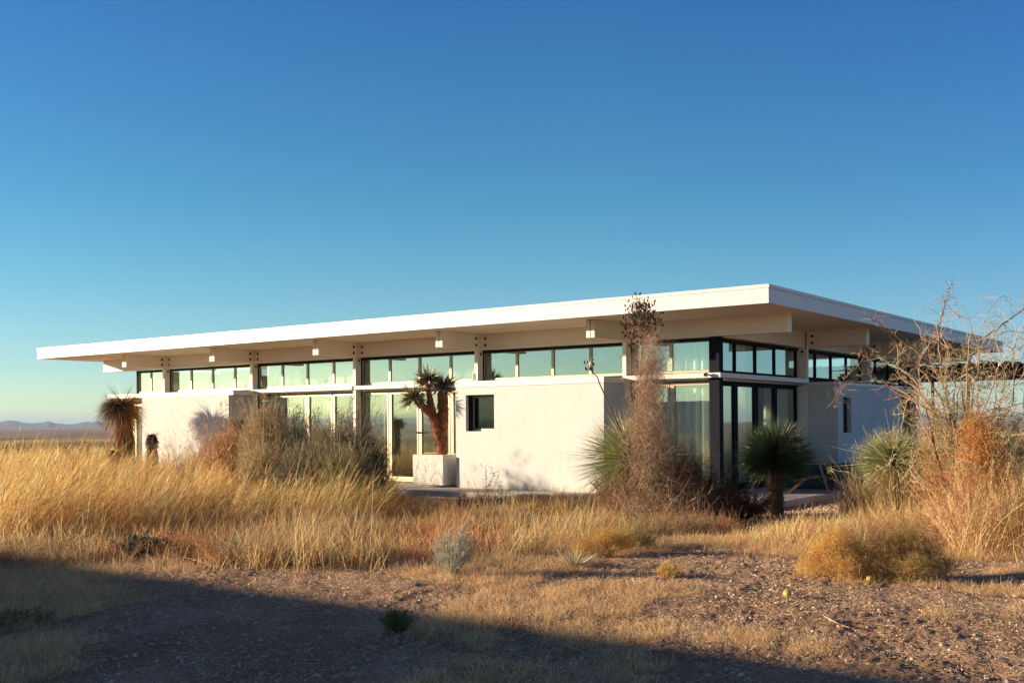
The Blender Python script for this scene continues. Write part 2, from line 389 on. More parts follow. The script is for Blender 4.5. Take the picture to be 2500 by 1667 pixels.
cp = MB().box(RX0-.015, RX1+.015, RY0-.015, RY1+.015, 3.933, ZR); bevel(child_of(roof, cp, 'roof_cap', M['white'], H), .006)

def channel(mb, ax, a, b, c, z0, z1, w, side):
    """a beam along x or y: web plus a slim lower flange standing proud on one side"""
    if ax == 'x': mb.box(a, b, c, c+w, z0+.06, z1); mb.box(a, b, c+(-.012 if side < 0 else 0), c+w+(0 if side < 0 else .012), z0, z0+.057)
    else: mb.box(c, c+w, a, b, z0+.06, z1); mb.box(c+(0 if side > 0 else -.012), c+w+(.012 if side > 0 else 0), a, b, z0, z0+.057)
eb = MB(); channel(eb, 'x', -31.96, -8.28, FY+.02, ZB, ZF-.002, .2, -1)
eo = eb.build('edge_beam', M['cream'], H)
eb = MB(); channel(eb, 'y', FY+.223, 36.2, FX-.24, ZB, ZF-.002, .2, 1); eb.build('edge_beam', M['cream'], H)
bolt_r = .033
def bolts(parent, pts, axis):
    for p in pts:
        mb = MB(); th = np.arange(10)/10*2*np.pi; d = .012
        V = []
        for s_ in (0, 1):
            for t in th:
                if axis == 'x': V.append((p[0]+d*s_, p[1]+math.cos(t)*bolt_r, p[2]+math.sin(t)*bolt_r))
                else: V.append((p[0]+math.cos(t)*bolt_r, p[1]-d*s_, p[2]+math.sin(t)*bolt_r))
        F = [(i, (i+1) % 10, 10+(i+1) % 10, 10+i) for i in range(10)]
        F3 = [(10, 10+i, 10+i+1) for i in range(1, 9)]
        mb.add(V, F); mb.F.append(np.array(F3)); child_of(parent, mb, 'bolt', M['gasket_and_shade'], H)
bolts(eo, [(x+.32, FY+.02, z) for x in PX_ for z in (3.40, 3.56)], 'y')
for x in PX_:
    cb = MB(); c = x+.045
    for s_ in (-1, 1): cb.box(c-.012*(s_ < 0)-.09*(s_ < 0)+.012*(s_ > 0), c-.012*(s_ < 0)+.012*(s_ > 0)+.09*(s_ > 0), 18.98, FY+.018, ZB, ZF-.002)
    cb.box(c-.012, c+.012, 19.03, FY+.018, ZB+.02, ZF-.004)
    o = cb.build('cross_beam', M['cream'], H); bevel(o, .004)
    bolts(o, [(c+.102, FY-.12, z) for z in (3.40, 3.56)], 'x')
    p = MB().box(x, x+.09, FY, GY-.002, Z0, ZB-.002)
    o = p.build('post', M['cream'], H); bolts(o, [(x+.09, FY+.13, 3.20)], 'x')
for y in PYR:
    cb = MB(); c = y+.05
    for s_ in (-1, 1): cb.box(-9.735, -8.28, c-.10 if s_ < 0 else c+.012, c-.012 if s_ < 0 else c+.10, ZB, ZF-.002)
    cb.box(-9.735, -8.33, c-.012, c+.012, ZB+.02, ZF-.004)
    o = cb.build('cross_beam', M['cream'], H); bevel(o, .004); bolts(o, [(-9.6, c-.10, z) for z in (3.40, 3.56)], 'y')
    p = MB().box(GX-.06, FX, y, y+.10, Z0, ZB-.002).build('post', M['cream'], H); bolts(p, [(-9.87, y, 3.20)], 'y')
# dark corner post
MB().box(-10.03, -9.80, 20.43, 20.62, Z0, ZB-.002).build('corner_post', M['black'], H)

# glazed bays
def bay(axis, fixed, a, b, mull, z0, z1, frame_m, fw=.062, door=False, panes=True, curtains=()):
    """frame with mullions between a and b; the glass sits behind"""
    mb = MB(); d0, d1 = (fixed, fixed+.06) if axis == 'x' else (fixed-.06, fixed)
    def bx(u0, u1, v0, v1, e=0):
        if axis == 'x': mb.box(u0, u1, d0-e, d1, v0, v1)
        else: mb.box(d0, d1+e, u0, u1, v0, v1)
    bx(a, b, z1-fw, z1); bx(a, b, z0, z0+fw)
    edges = [a]+list(mull)+[b]
    for i, m_ in enumerate(edges):
        lo, hi = m_-fw*.6, m_+fw*.6
        if i == 0: lo, hi = a, a+fw
        if i == len(edges)-1: lo, hi = b-fw, b
        bx(lo, hi, z0+fw, z1-fw)
    if door:
        for u0, u1 in zip(edges[:-1], edges[1:]):
            k = .05
            bx(u0+fw*.6+.004, u0+fw*.6+k, z0+fw+.002, z1-fw-.002, .012); bx(u1-fw*.6-k, u1-fw*.6-.004, z0+fw+.002, z1-fw-.002, .012)
            bx(u0+fw*.6+k, u1-fw*.6-k, z1-fw-k-.02, z1-fw-.002, .012); bx(u0+fw*.6+k, u1-fw*.6-k, z0+fw+.002, z0+fw+k+.03, .012)
    f = mb.build('window_frame', frame_m, H); bevel(f, .004, 1)
    hm = MB(); h0 = z1-.02  # black strips: shade under the head and at the left jamb, as colour
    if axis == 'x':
        hm.box(a, b, fixed-.045, fixed-.003, h0-.03, z1+.012); child_of(f, hm, 'head_shade', M['gasket_and_shade'], H)
        child_of(f, MB().box(a, a+.045, fixed-.045, fixed-.003, z0, h0-.033), 'jamb_shade', M['gasket_and_shade'], H)
    else: hm.box(fixed+.003, fixed+.045, a, b, h0-.03, z1+.012); child_of(f, hm, 'head_shade', M['gasket_and_shade'], H)
    for u0, u1 in zip(edges[:-1], edges[1:]):
        g = MB(); c = (d0+d1)/2+rng.normal()*.0006
        tilt = rng.normal()*.0012*(u1-u0)
        if axis == 'x': V = [(u0, c, z0), (u1, c+tilt, z0), (u1, c+tilt, z1), (u0, c, z1), (u0, c+.008, z0), (u1, c+.008+tilt, z0), (u1, c+.008+tilt, z1), (u0, c+.008, z1)]; 
        else: V = [(c, u0, z0), (c+tilt, u1, z0), (c+tilt, u1, z1), (c, u0, z1), (c-.008, u0, z0), (c-.008+tilt, u1, z0), (c-.008+tilt, u1, z1), (c-.008, u0, z1)]
        g.add(V, [(0, 1, 2, 3)])
        child_of(f, g, 'pane', M['glass'], H)
    return f
def curtain(axis, fixed, a, b, z0, z1, amp=.035, wl=.13, gather=0):
    n = int((b-a)/.012); u = np.linspace(a, b, n); ph = np.cumsum(1+.45*rng.normal(size=n)*.5)*.012/wl*2*np.pi
    off = amp*np.sin(ph)+.4*amp*np.sin(ph*2.3+1)
    V = []
    for z, k in ((z0, 1.15), ((z0+z1)/2, 1.0), (z1, .8)):
        for i in range(n):
            V.append((u[i], fixed+off[i]*k, z) if axis == 'x' else (fixed+off[i]*k, u[i], z))
    F = [(r*n+i, r*n+i+1, (r+1)*n+i+1, (r+1)*n+i) for r in range(2) for i in range(n-1)]
    MB().add(V, F).build('curtain', M['curtain'], H, smooth=True)
BR, BK_SHADE = M['bronze'], M['black']  # side frames get the black: the shade they stand in, put into colour
# clerestory strip of the front
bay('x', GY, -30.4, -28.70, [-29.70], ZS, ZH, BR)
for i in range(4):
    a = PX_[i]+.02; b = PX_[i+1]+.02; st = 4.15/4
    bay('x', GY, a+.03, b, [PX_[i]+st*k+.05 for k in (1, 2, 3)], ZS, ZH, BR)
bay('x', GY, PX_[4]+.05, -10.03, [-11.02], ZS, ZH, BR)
# doors and full-height glazing below the transom
bay('x', GY, -24.50, -20.36, [-23.45, -22.42, -21.40], .02, ZT0-.02, BR, .05, True)
bayC = bay('x', GY, -20.33, -16.30, [-19.30, -18.26, -17.20], .02, ZT0-.02, BR, .05, True)
bay('x', GY, -12.03, -10.03, [-11.02], .02, ZT0-.02, BR, .05, True)
# the side
my = [21.66, 22.74, 23.82]
bay('y', GX, 20.63, 25.16, my, ZS, ZH, BK_SHADE)
bay('y', GX, 25.30, 29.84, [26.42, 27.54, 28.70], ZS, ZH, BK_SHADE)
bay('y', GX, 29.98, 34.43, [31.15, 32.28, 33.46], ZS, ZH, BK_SHADE)
bay('y', GX, 20.63, 25.16, my, .02, ZT0-.02, BK_SHADE, .06, True)
bay('y', GX, 30.6, 34.43, [31.8, 33.1], .02, ZT0-.02, BK_SHADE, .06, True)
# door pull with its strike, black bar
pm = MB().box(-18.34, -18.20, GY-.05, GY-.014, 1.27, 1.31).box(-18.22, -18.05, GY-.05, GY-.035, 1.275, 1.30)
child_of(bayC, pm, 'door_handle', M['black'], H)
# transom beams
for tb in (MB().box(-24.46, -20.38, 20.30, GY-.003, ZT0, ZT1), MB().box(-20.29, -16.2, 20.30, GY-.003, ZT0, ZT1), MB().box(-11.99, -9.70, 20.28, 20.42, ZT0, ZT1)): bevel(tb.build('transom', M['white'], H), .005)
tb = MB().box(-9.84, -9.70, 20.422, 25.17, ZT0, ZT1); bevel(tb.build('transom', M['white'], H), .005)
# head track above the sliding doors
for tk in (MB().box(-24.44, -20.39, GY-.12, GY-.004, ZT0-.05, ZT0-.003), MB().box(-20.28, -16.2, GY-.12, GY-.004, ZT0-.05, ZT0-.003), MB().box(-11.99, -10.04, GY-.12, GY-.004, ZT0-.05, ZT0-.003), MB().box(GX+.004, GX+.12, 20.63, 25.16, ZT0-.05, ZT0-.003)): tk.build('door_track', M['bronze'], H)
# solid blocks standing forward of the glass line
def wall_hole(mb, x0, x1, y0, y1, z0, z1, hx0, hx1, hz0, hz1, ax='x'):
    def bx(u0, u1, w0, w1):
        if ax == 'x': mb.box(u0, u1, y0, y1, w0, w1)
        else: mb.box(x0, x1, u0, u1, w0, w1)
    u0, u1 = (x0, x1) if ax == 'x' else (y0, y1)
    bx(u0, hx0, z0, z1); bx(hx1, u1, z0, z1); bx(hx0, hx1, z0, hz0); bx(hx0, hx1, hz1, z1)
def cope(mb, x0, x1, y0, y1): return mb.box(x0, x1, y0, y1, 2.365, 2.50)
m1 = MB(); wall_hole(m1, -16.17, -12.07, 19.55, 19.87, -.03, 2.362, -15.87, -15.03, 1.33, 2.18)
m1.box(-16.17, -15.97, 19.87, GY, -.03, 2.362).box(-12.27, -12.07, 19.87, GY, -.03, 2.362)
w1 = m1.build('wall', M['stucco'], H)
bevel(child_of(w1, cope(MB(), -16.19, -12.05, 19.53, GY-.005), 'coping', M['white'], H), .006)
w = MB(); w.box(-15.87, -15.03, 19.76, 19.82, 1.33, 1.39).box(-15.87, -15.03, 19.76, 19.82, 2.12, 2.18).box(-15.87, -15.81, 19.76, 19.82, 1.39, 2.12).box(-15.09, -15.03, 19.76, 19.82, 1.39, 2.12)
wf = w.build('window_frame', BR, H)
child_of(wf, MB().box(-15.868, -15.82, 19.65, 19.758, 1.333, 2.12), 'jamb_shade', M['gasket_and_shade'], H)  # black boxes paint the shade at the side and top of the reveal
child_of(wf, MB().box(-15.868, -15.032, 19.65, 19.758, 2.122, 2.178), 'head_shade', M['gasket_and_shade'], H)
child_of(wf, MB().add([(-15.82, 19.795, 1.38), (-15.08, 19.795, 1.38), (-15.08, 19.797, 2.13), (-15.82, 19.797, 2.13)], [(0, 1, 2, 3)]), 'pane', M['glass_low'], H)
MB().box(-15.95, -12.3, 19.95, 20.0, .02, 2.36).build('inner_wall', M['gasket_and_shade'], H)
m2 = MB().box(-28.62, -24.51, 19.55, 19.87, -.03, 2.362).box(-24.71, -24.51, 19.87, GY, -.03, 2.362).box(-28.62, -28.42, 19.87, GY, -.03, 2.362)
w2 = m2.build('wall', M['stucco'], H)
bevel(child_of(w2, cope(MB(), -30.42, -24.28, 19.53, GY-.005), 'coping', M['white'], H), .006)
m3 = MB(); wall_hole(m3, -9.34, -9.0, 25.19, 30.2, -.03, 2.362, 25.55, 26.12, 1.22, 2.08, 'y')
m3.box(GX+.002, -9.34, 25.19, 25.5, -.03, 2.362).box(GX+.002, -9.34, 29.9, 30.2, -.03, 2.362)
w3 = m3.build('wall', M['stucco'], H)
bevel(child_of(w3, MB().box(GX+.002, -8.98, 25.17, 30.22, 2.365, 2.45), 'coping', M['white'], H), .006)
MB().box(-9.84, -9.70, 30.23, 34.4, ZT0-.08, ZT1-.08).build('transom', M['white'], H)
MB().box(-9.18, -9.10, 25.56, 26.11, 1.23, 2.07).build('inner_wall', M['gasket_and_shade'], H)  # black pane standing in for the dark glass of the slit, not a wall
# left end beyond the block, small dark slots below the coping and a glazed strip
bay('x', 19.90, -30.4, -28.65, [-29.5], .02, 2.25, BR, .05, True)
MB().box(-30.4, -28.65, 19.86, 19.96, 2.27, 2.36).build('door_track', M['bronze'], H)
# shell and interior
sh = MB().box(-30.42, -30.36, 19.97, 34.5, .02, 2.36).box(-30.42, -10.1, 34.5, 34.6, .0, ZB).box(-30.42, -30.36, 20.62, 34.5, 2.4, ZB)
sh.build('rear_wall', M['stucco'], H)
iw = MB().box(-30.3, -13.5, 26.0, 26.12, .03, ZF-.01).box(-20.5, -20.4, 21.6, 25.98, .03, ZF-.01).box(-13.5, -13.38, 22.5, 33, .03, ZF-.01)
iw.box(-13.36, -10.3, 29.0, 29.1, .03, 2.5)
iw.build('inner_wall', M['interior'], H)
MB().box(-30.3, -10.05, 20.7, 34.4, .003, .025).build('floor', M['concrete'], H)
curtain('x', 20.80, -11.7, -10.15, .05, 3.2, .06, .20)
curtain('y', -10.22, 20.95, 22.6, .05, 3.2, .05, .16)
curtain('y', -10.22, 23.7, 25.0, .05, 2.3, .045, .12)
curtain('x', 20.82, -17.5, -16.3, .05, 3.2, .035, .09)
curtain('x', 20.82, -24.3, -22.9, 2.0, 3.15, .03, .1)
curtain('x', 20.82, -23.0, -21.6, .05, 2.35, .03, .1)
curtain('x', 20.82, -30.2, -27.0, .05, 3.15, .03, .14)
curtain('x', 20.82, -26.5, -24.6, 2.4, 3.15, .008, .3)
curtain('x', 20.82, -22.5, -20.5, 2.5, 3.15, .008, .3)
# small steel brackets on the coping and post
MB().box(-16.31, -16.25, 20.33, 20.355, 2.50, 2.73).build('bracket', M['concrete'], H)

# spotlight on the corner transom
sp = empty('spotlight', (-9.98, 20.27, 2.49), 'small round white spotlight fixed on the corner transom', 'spotlight')
def disc_stack(axis_pts, radii, n=14):
    P = np.array(axis_pts, float); mb = MB(); mb.tube(P, radii, n); return mb
disc_stack([(-9.98, 20.13, 2.49), (-9.98, 20.14, 2.49), (-9.98, 20.20, 2.49), (-9.98, 20.235, 2.49)], [.03, .048, .046, .02]).build('lamp_housing', M['white'], sp, smooth=True)
disc_stack([(-9.98, 20.235, 2.49), (-9.98, 20.278, 2.49)], [.018, .018], 8).build('arm', M['white'], sp, smooth=True)
disc_stack([(-9.98, 20.128, 2.49), (-9.98, 20.127, 2.49)], [.034, .0], 14).build('lens', M['gasket_and_shade'], sp)

# bench seen through the glazed door
bn = empty('bench', (-18, 21.6, .03), 'pale wooden bench inside behind the glass door beside the planter tree', 'bench')
MB().box(-19.1, -17.1, 21.4, 21.75, .66, .76).build('seat', M['tablewood'], bn)
for x in (-19.0, -17.25): MB().box(x, x+.08, 21.45, 21.7, .03, .658).build('leg', M['tablewood'], bn)
bo = MB().box(-17.75, -17.5, 21.48, 21.66, .763, .85).build('wooden_box', M['tablewood']); bevel(bo, .01); tag(bo, 'small wooden box standing on the bench behind the glass door', 'box')

# ================================================================== planters
def planter(cx, cy, label, w=.95):
    P = empty('planter', (cx, cy, 0), label, 'planter', 'square textured concrete planters')
    mb = MB(); h = w/2; t = .07
    for (x0, x1, y0, y1) in ((-h, h, -h, -h+t), (-h, h, h-t, h), (-h, -h+t, -h+t, h-t), (h-t, h, -h+t, h-t)):
        mb.box(cx+x0, cx+x1, cy+y0, cy+y1, .06, .775)
    b = mb.build('body', M['planter'], P)
    MB().box(cx-h+t, cx+h-t, cy-h+t, cy+h-t, .6, .71).build('soil', M['ground'], P)
    disc_stack([(cx, cy, .001), (cx, cy, .03), (cx, cy, .059)], [.40, .46, .42], 20).build('foot', M['concrete'], P, smooth=True)
planter(-16.87, 19.80, 'pale textured planter holding the rust-coloured tree beside the windowed wall')
planter(-24.1, 18.95, 'pale textured planter half hidden behind dry brush at the left', .9)

# ================================================================== yuccas
def sphere_dirs(N, zmin=-.6, zmax=1.0):
    z = rng.uniform(zmin, zmax, N); a = rng.uniform(0, 2*np.pi, N); s = np.sqrt(1-z*z); return np.column_stack([s*np.cos(a), s*np.sin(a), z])
def rosette(mb, c, N, L, w, zmin, zmax, cols, wts, droop=.12, inner=.03, bend=None, lj=.1, axis=None, seg=3):
    d = sphere_dirs(N, zmin, zmax)
    if axis is not None:
        q = Vector((0, 0, 1)).rotation_difference(Vector(axis)); Rm = np.array(q.to_matrix()); d = d@Rm.T
    p = np.asarray(c)+d*inner; Ls = L*(1+lj*rng.normal(size=N)).clip(.5, 1.4)*(1+.07*np.sin(3*np.arctan2(d[:, 1], d[:, 0])+rng.uniform(0, 6))+.06*np.sin(5*d[:, 2]+rng.uniform(0, 6)))
    b = np.tile([0, 0, -droop], (N, 1)) if bend is None else bend
    b = b+rng.normal(size=(N, 3))*.05; odd = rng.random(N) < .10; b[odd] += rng.normal(size=(odd.sum(), 3))*.3-[0, 0, .25]
    mb.blades(p, d, Ls, w, b, seg, pick(cols, wts, N), .05, side=np.cross(d, [0, 0, 1.])+rng.normal(size=(N, 3))*.3)
G1, G2, G3, TAN, RUST, GREY = (.045, .070, .028), (.12, .14, .045), (.26, .26, .09), (.36, .26, .12), (.30, .13, .035), (.20, .16, .12)
def trunk(mb, pts, r, n=10, col=(.13, .08, .05), jag=.012):
    P = np.array(pts, float); m = max(2, int(np.linalg.norm(np.diff(P, axis=0), axis=1).sum()/.06)); t = np.linspace(0, len(P)-1, m)
    Q = np.column_stack([np.interp(t, range(len(P)), P[:, k]) for k in range(3)]); r = np.interp(t, range(len(P)), np.broadcast_to(r, (len(P),)))
    Q += rng.normal(size=Q.shape)*jag*.4; mb.tube(Q, r*(1+.06*rng.normal(size=m)), n, col); return Q, r
def shag(mb, Q, r, per, L, w, cols, wts, down=1.0, out=.5):
    """dead leaves hanging round a trunk"""
    N = per*len(Q); i = rng.integers(0, len(Q), N); a = rng.uniform(0, 2*np.pi, N); o = np.column_stack([np.cos(a), np.sin(a), np.zeros(N)])
    p = Q[i]+o*(r[i]*.9)[:, None]; d = o*out+np.array([0, 0, -down])+rng.normal(size=(N, 3))*.12
    mb.blades(p, d, L*(1+.25*rng.normal(size=N)).clip(.4, 1.6), w, rng.normal(size=(N, 3))*.08, 2, pick(cols, wts, N), .1)

def yucca(px, base_y_depth, cy_px, L, N, label, zmin, cols, wts, w=.012, trunk_r=.11, skirt=0, droop=.1, name='yucca', extra=None, gz=None, axis=None, zmax=1.):
    D = base_y_depth; p = at(px, D, cy_px); gz = float(ground_z(p[0], p[1])) if gz is None else gz
    e = empty(name, (p[0], p[1], gz), label, 'yucca')
    tm = MB(); Q, r = trunk(tm, [(p[0], p[1], gz-.05), (p[0], p[1], p[2])], [trunk_r*1.15, trunk_r])
    shag(tm, Q, r, 22, .14, .014, [(.15, .09, .05), (.09, .055, .035)], [1, 1], .8, .35); tm.build('trunk', M['bark'], e, colors=True)
    lm = MB(); rosette(lm, p, N, L, w, zmin, zmax, cols, wts, droop, axis=axis); lm.build('crown', M['yucca'], e, colors=True)
    if skirt:
        sm = MB(); N2 = skirt; a = rng.uniform(0, 2*np.pi, N2); o = np.column_stack([np.cos(a), np.sin(a), -rng.uniform(.3, 2.4, N2)])
        sm.blades(p+o*[.04, .04, .05], o, L*.85*(1+.2*rng.normal(size=N2)).clip(.5, 1.3), w*1.1, [0, 0, -.25], 3, pick([TAN, (.45, .34, .17), RUST], [3, 2, 1], N2), .1)
        sm.build('dead_leaves', M['grass'], e, colors=True)
    return e, p
# dark rosette in front of the side glazing
yucca(1892, 18.9, 1112, .61, 5600, 'dark green ball-shaped yucca on a short trunk before the corner glazing', -.75, [G1, (.05, .08, .035), G2], [4, 4, 1], .013, .125, 0, .03)
# light rosette by the middle shrub
e2, p2 = yucca(1545, 18.3, 1120, .88, 2600, 'spreading pale green yucca with two flower stalks at the block corner', -.85, [G2, G3, (.42, .43, .20), (.30, .33, .14)], [2, 4, 3, 3], .014, .11, 300, .06)
# right rosette with skirt
yucca(2183, 16.6, 1124, .54, 2300, 'green yucca with hanging straw skirt behind the thorn tree', -.45, [G3, G2, (.40, .42, .20), (.30, .33, .15)], [2, 2, 3, 3], .0125, .09, 420, .04)
# dark round one far behind the thorn tree
yucca(2362, 30, 1012, .22, 350, 'small dark round-headed yucca far behind the thorn tree', -.7, [G1, (.05, .06, .03)], [1, 1], .014, .13, 0, .1)

def stalk(parent, pts, r0, npods, spread, pod_from=.72, name='flower_stalk', pod=.03):
    mb = MB(); Q, r = trunk(mb, pts, np.linspace(r0, r0*.35, len(pts)), 6, (.16, .10, .06), .006)
    n0 = int(len(Q)*pod_from); tips = []
    for k in range(npods):
        i = rng.integers(n0, len(Q)); d = sphere_dirs(1, -.2, .8)[0]; L = spread*rng.uniform(.5, 1.0)*(1-.5*abs((i-n0)/(len(Q)-n0)-.35))
        P = [Q[i], Q[i]+d*L*.5+rng.normal(size=3)*.02, Q[i]+d*L+np.array([0, 0, .04])+rng.normal(size=3)*.03]; mb.tube(P, [.005, .0035, .0025], 4, (.30, .20, .13))
        tips += [P[1], P[2]]
        for q in range(2): t2 = P[1]+rng.normal(size=3)*L*.3; mb.tube([P[1], t2], [.003, .002], 4, (.30, .20, .13)); tips.append(t2)
    pm = mb; tips = np.array(tips); T = tips[rng.random(len(tips)) < .62]
    for t in T:
        d = rng.normal(size=3)*.3+[0, 0, 1]; d /= np.linalg.norm(d); s_ = pod*rng.uniform(.6, 1.15)
        pm.tube([t-d*s_, t-d*s_*.4, t+d*s_*.4, t+d*s_], [.002, s_*.42, s_*.38, .002], 5, vary((.035, .022, .018), 1)[0])
    pm.build(name, M['bark'], parent, colors=True)
b_ = p2.copy()
stalk(e2, [b_+[0, 0, .05], at(1560, 18.1, 1000), at(1567, 18.1, 890), at(1571, 18.1, 820), at(1575, 18.1, 748)], .022, 120, .46, .68, pod=.033)
stalk(e2, [b_, at(1510, 18, 1040), at(1485, 18, 985), at(1458, 18, 920), at(1440, 18, 898)], .020, 7, .22, .85, pod=.028)

# shaggy big yucca at the left
def shaggy():
    p = at(300, 30.8, 1003); gz = float(ground_z(p[0], p[1])); e = empty('yucca', (p[0], p[1], gz), 'tall shaggy yucca with drooping brown skirt at the house left end', 'yucca')
    tm = MB(); Q, r = trunk(tm, [(p[0]+.15, p[1]+.1, gz-.1), (p[0]+.05, p[1]+.05, 1.2), tuple(p+[0, 0, .25])], [.2, .17, .14])
    shag(tm, Q[Q[:, 2] < 1.9], r[Q[:, 2] < 1.9], 55, .42, .022, [(.46, .21, .06), (.52, .34, .14), (.20, .10, .04), (.34, .16, .05)], [3, 2, 2, 3], 1.0, .25); tm.build('trunk', M['bark'], e, colors=True)
    c = p+np.array([0, 0, .12]); lm = MB()
    N = 1500; d = sphere_dirs(N, -.9, .75); b = np.tile([0, 0, -.42], (N, 1)); lm.blades(c+d*.08, d, .60*(1+.15*rng.normal(size=N)).clip(.5, 1.3), .02, b*rng.uniform(.4, 1.6, (N, 1)), 4, pick([(.50, .24, .07), (.40, .18, .05), (.60, .34, .12), (.20, .10, .04)], [3, 3, 2, 2], N), .05)
    lm.build('dead_leaves', M['grass'], e, colors=True)
    lm = MB(); ax = np.array([.35, -.85, .25]); rosette(lm, c+np.array([.1, -.28, .0]), 420, .5, .02, .05, 1., [(.07, .08, .05), (.11, .12, .07), (.16, .13, .09)], [2, 2, 1], .6, axis=ax, seg=4)
    lm.build('crown', M['yucca'], e, colors=True)
    lm2 = MB(); rosette(lm2, c+[0, 0, .1], 60, .62, .014, .0, .9, [GREY, (.13, .12, .09)], [1, 1], -.05); lm2.build('crown', M['yucca'], e, colors=True)
shaggy()
def small_yuccas():
    e, p = yucca(577, 27.2, 1040, .27, 420, 'small spiky dark yucca standing in the half-hidden planter', -.5, [(.06, .05, .03), (.09, .07, .04), G1, (.16, .10, .05)], [3, 2, 1, 1], .016, .07, 60, .05, gz=.68)
    e.location
    p = at(371, 28.5, 1066); gz = float(ground_z(p[0], p[1])); e = empty('yucca', (p[0], p[1], gz), 'short blunt yucca stump with few bristling leaves before the white wall', 'yucca')
    tm = MB(); Q, r = trunk(tm, [(p[0]-.08, p[1], gz), (p[0]-.02, p[1], .7), tuple(p+[0, 0, -.12]), tuple(p+[0, 0, .04])], [.13, .13, .14, .07], 12); low = Q[:, 2] < .95
    shag(tm, Q[low], r[low], 60, .26, .018, [(.42, .27, .11), TAN], [1, 1], 1, .12); shag(tm, Q[~low], r[~low], 90, .07, .016, [(.07, .035, .025)], [1], .4, .5)
    tm.build('trunk', M['bark'], e, colors=True); lm = MB(); rosette(lm, p+[0, 0, -.02], 34, .24, .009, -.1, 1, [(.10, .09, .05), TAN], [1, 1], 0); lm.build('crown', M['yucca'], e, colors=True)
    # narrow-leaved tuft on the open dirt
    p = at(1399, 12.1); gz = float(ground_z(p[0], p[1])); e = empty('yucca', (p[0], p[1], gz), 'little blue-green spiky tuft on the bare dirt right of the sage', 'yucca')
    lm = MB(); rosette(lm, (p[0], p[1], gz+.01), 70, .29, .009, .30, .98, [(.22, .26, .17), (.34, .36, .24), (.42, .40, .26)], [1, 1, 1], -.05); lm.build('crown', M['yucca'], e, colors=True)
    lm = MB(); rosette(lm, (p[0], p[1], gz+.01), 60, .15, .008, .0, .7, [(.45, .30, .12)], [1], .1); lm.build('dead_leaves', M['grass'], e, colors=True)
small_yuccas()

# rust tree in the planter (joshua-like)
def planter_tree():
    D = 25.75; q = lambda x, y, dd=0: at(x, D+dd, y)
    e = empty('yucca_tree', tuple(q(1078, 1112)), 'branched rust-barked yucca tree with three spiky heads in the planter', 'tree')
    tm = MB()
    def br(pts, r):
        P = np.array(pts); T, rr = trunk(tm, P, r, 14, (.3, .1, .03), .02); 
        N = 60*len(T); i = rng.integers(0, len(T), N); d = rng.normal(size=(N, 3)); d[:, 2] -= .6; d /= np.linalg.norm(d, axis=1)[:, None]; h = d*[1, 1, .2]; h /= np.linalg.norm(h, axis=1)[:, None]
        tm.blades(T[i]+h*(rr[i]*.95)[:, None], h*.35+np.array([0, 0, -1]), .07, .012, None, 1, pick([(.34, .11, .03), (.16, .05, .015), (.5, .2, .08)], [2, 2, 1], N), .2)
    br([q(1078, 1125), q(1078, 1085), q(1078, 1062), q(1081, 1030), q(1082, 1000), q(1081, 955)], [.13, .125, .135, .13, .13, .115])
    br([q(1074, 1075), q(1066, 1048, -.05), q(1058, 1020, -.08), q(1053, 1000, -.1), q(1050, 975, -.1), q(1046, 938, -.1)], [.11, .10, .10, .11, .07, .06])
    br([q(1058, 1012, -.08), q(1046, 1003, -.12), q(1030, 992, -.16), q(1016, 975, -.2)], [.10, .105, .085, .055])
    tm.build('trunk', M['joshua_bark'], e, colors=True)
    for (x, y, dd, L, cols) in ((1047, 925, -.1, .31, [(.13, .11, .055), (.20, .16, .08), (.07, .06, .035)]), (1080, 942, -.05, .35, [(.18, .18, .13), (.28, .27, .21), (.10, .095, .07)]), (1011, 971, -.2, .32, [(.18, .16, .07), (.34, .27, .13), (.09, .08, .045)])):
        lm = MB(); rosette(lm, q(x, y, dd), 300, L, .036, -.75, 1., cols, [2, 2, 1], .03); lm.build('leaf_head', M['yucca'], e, colors=True)
planter_tree()

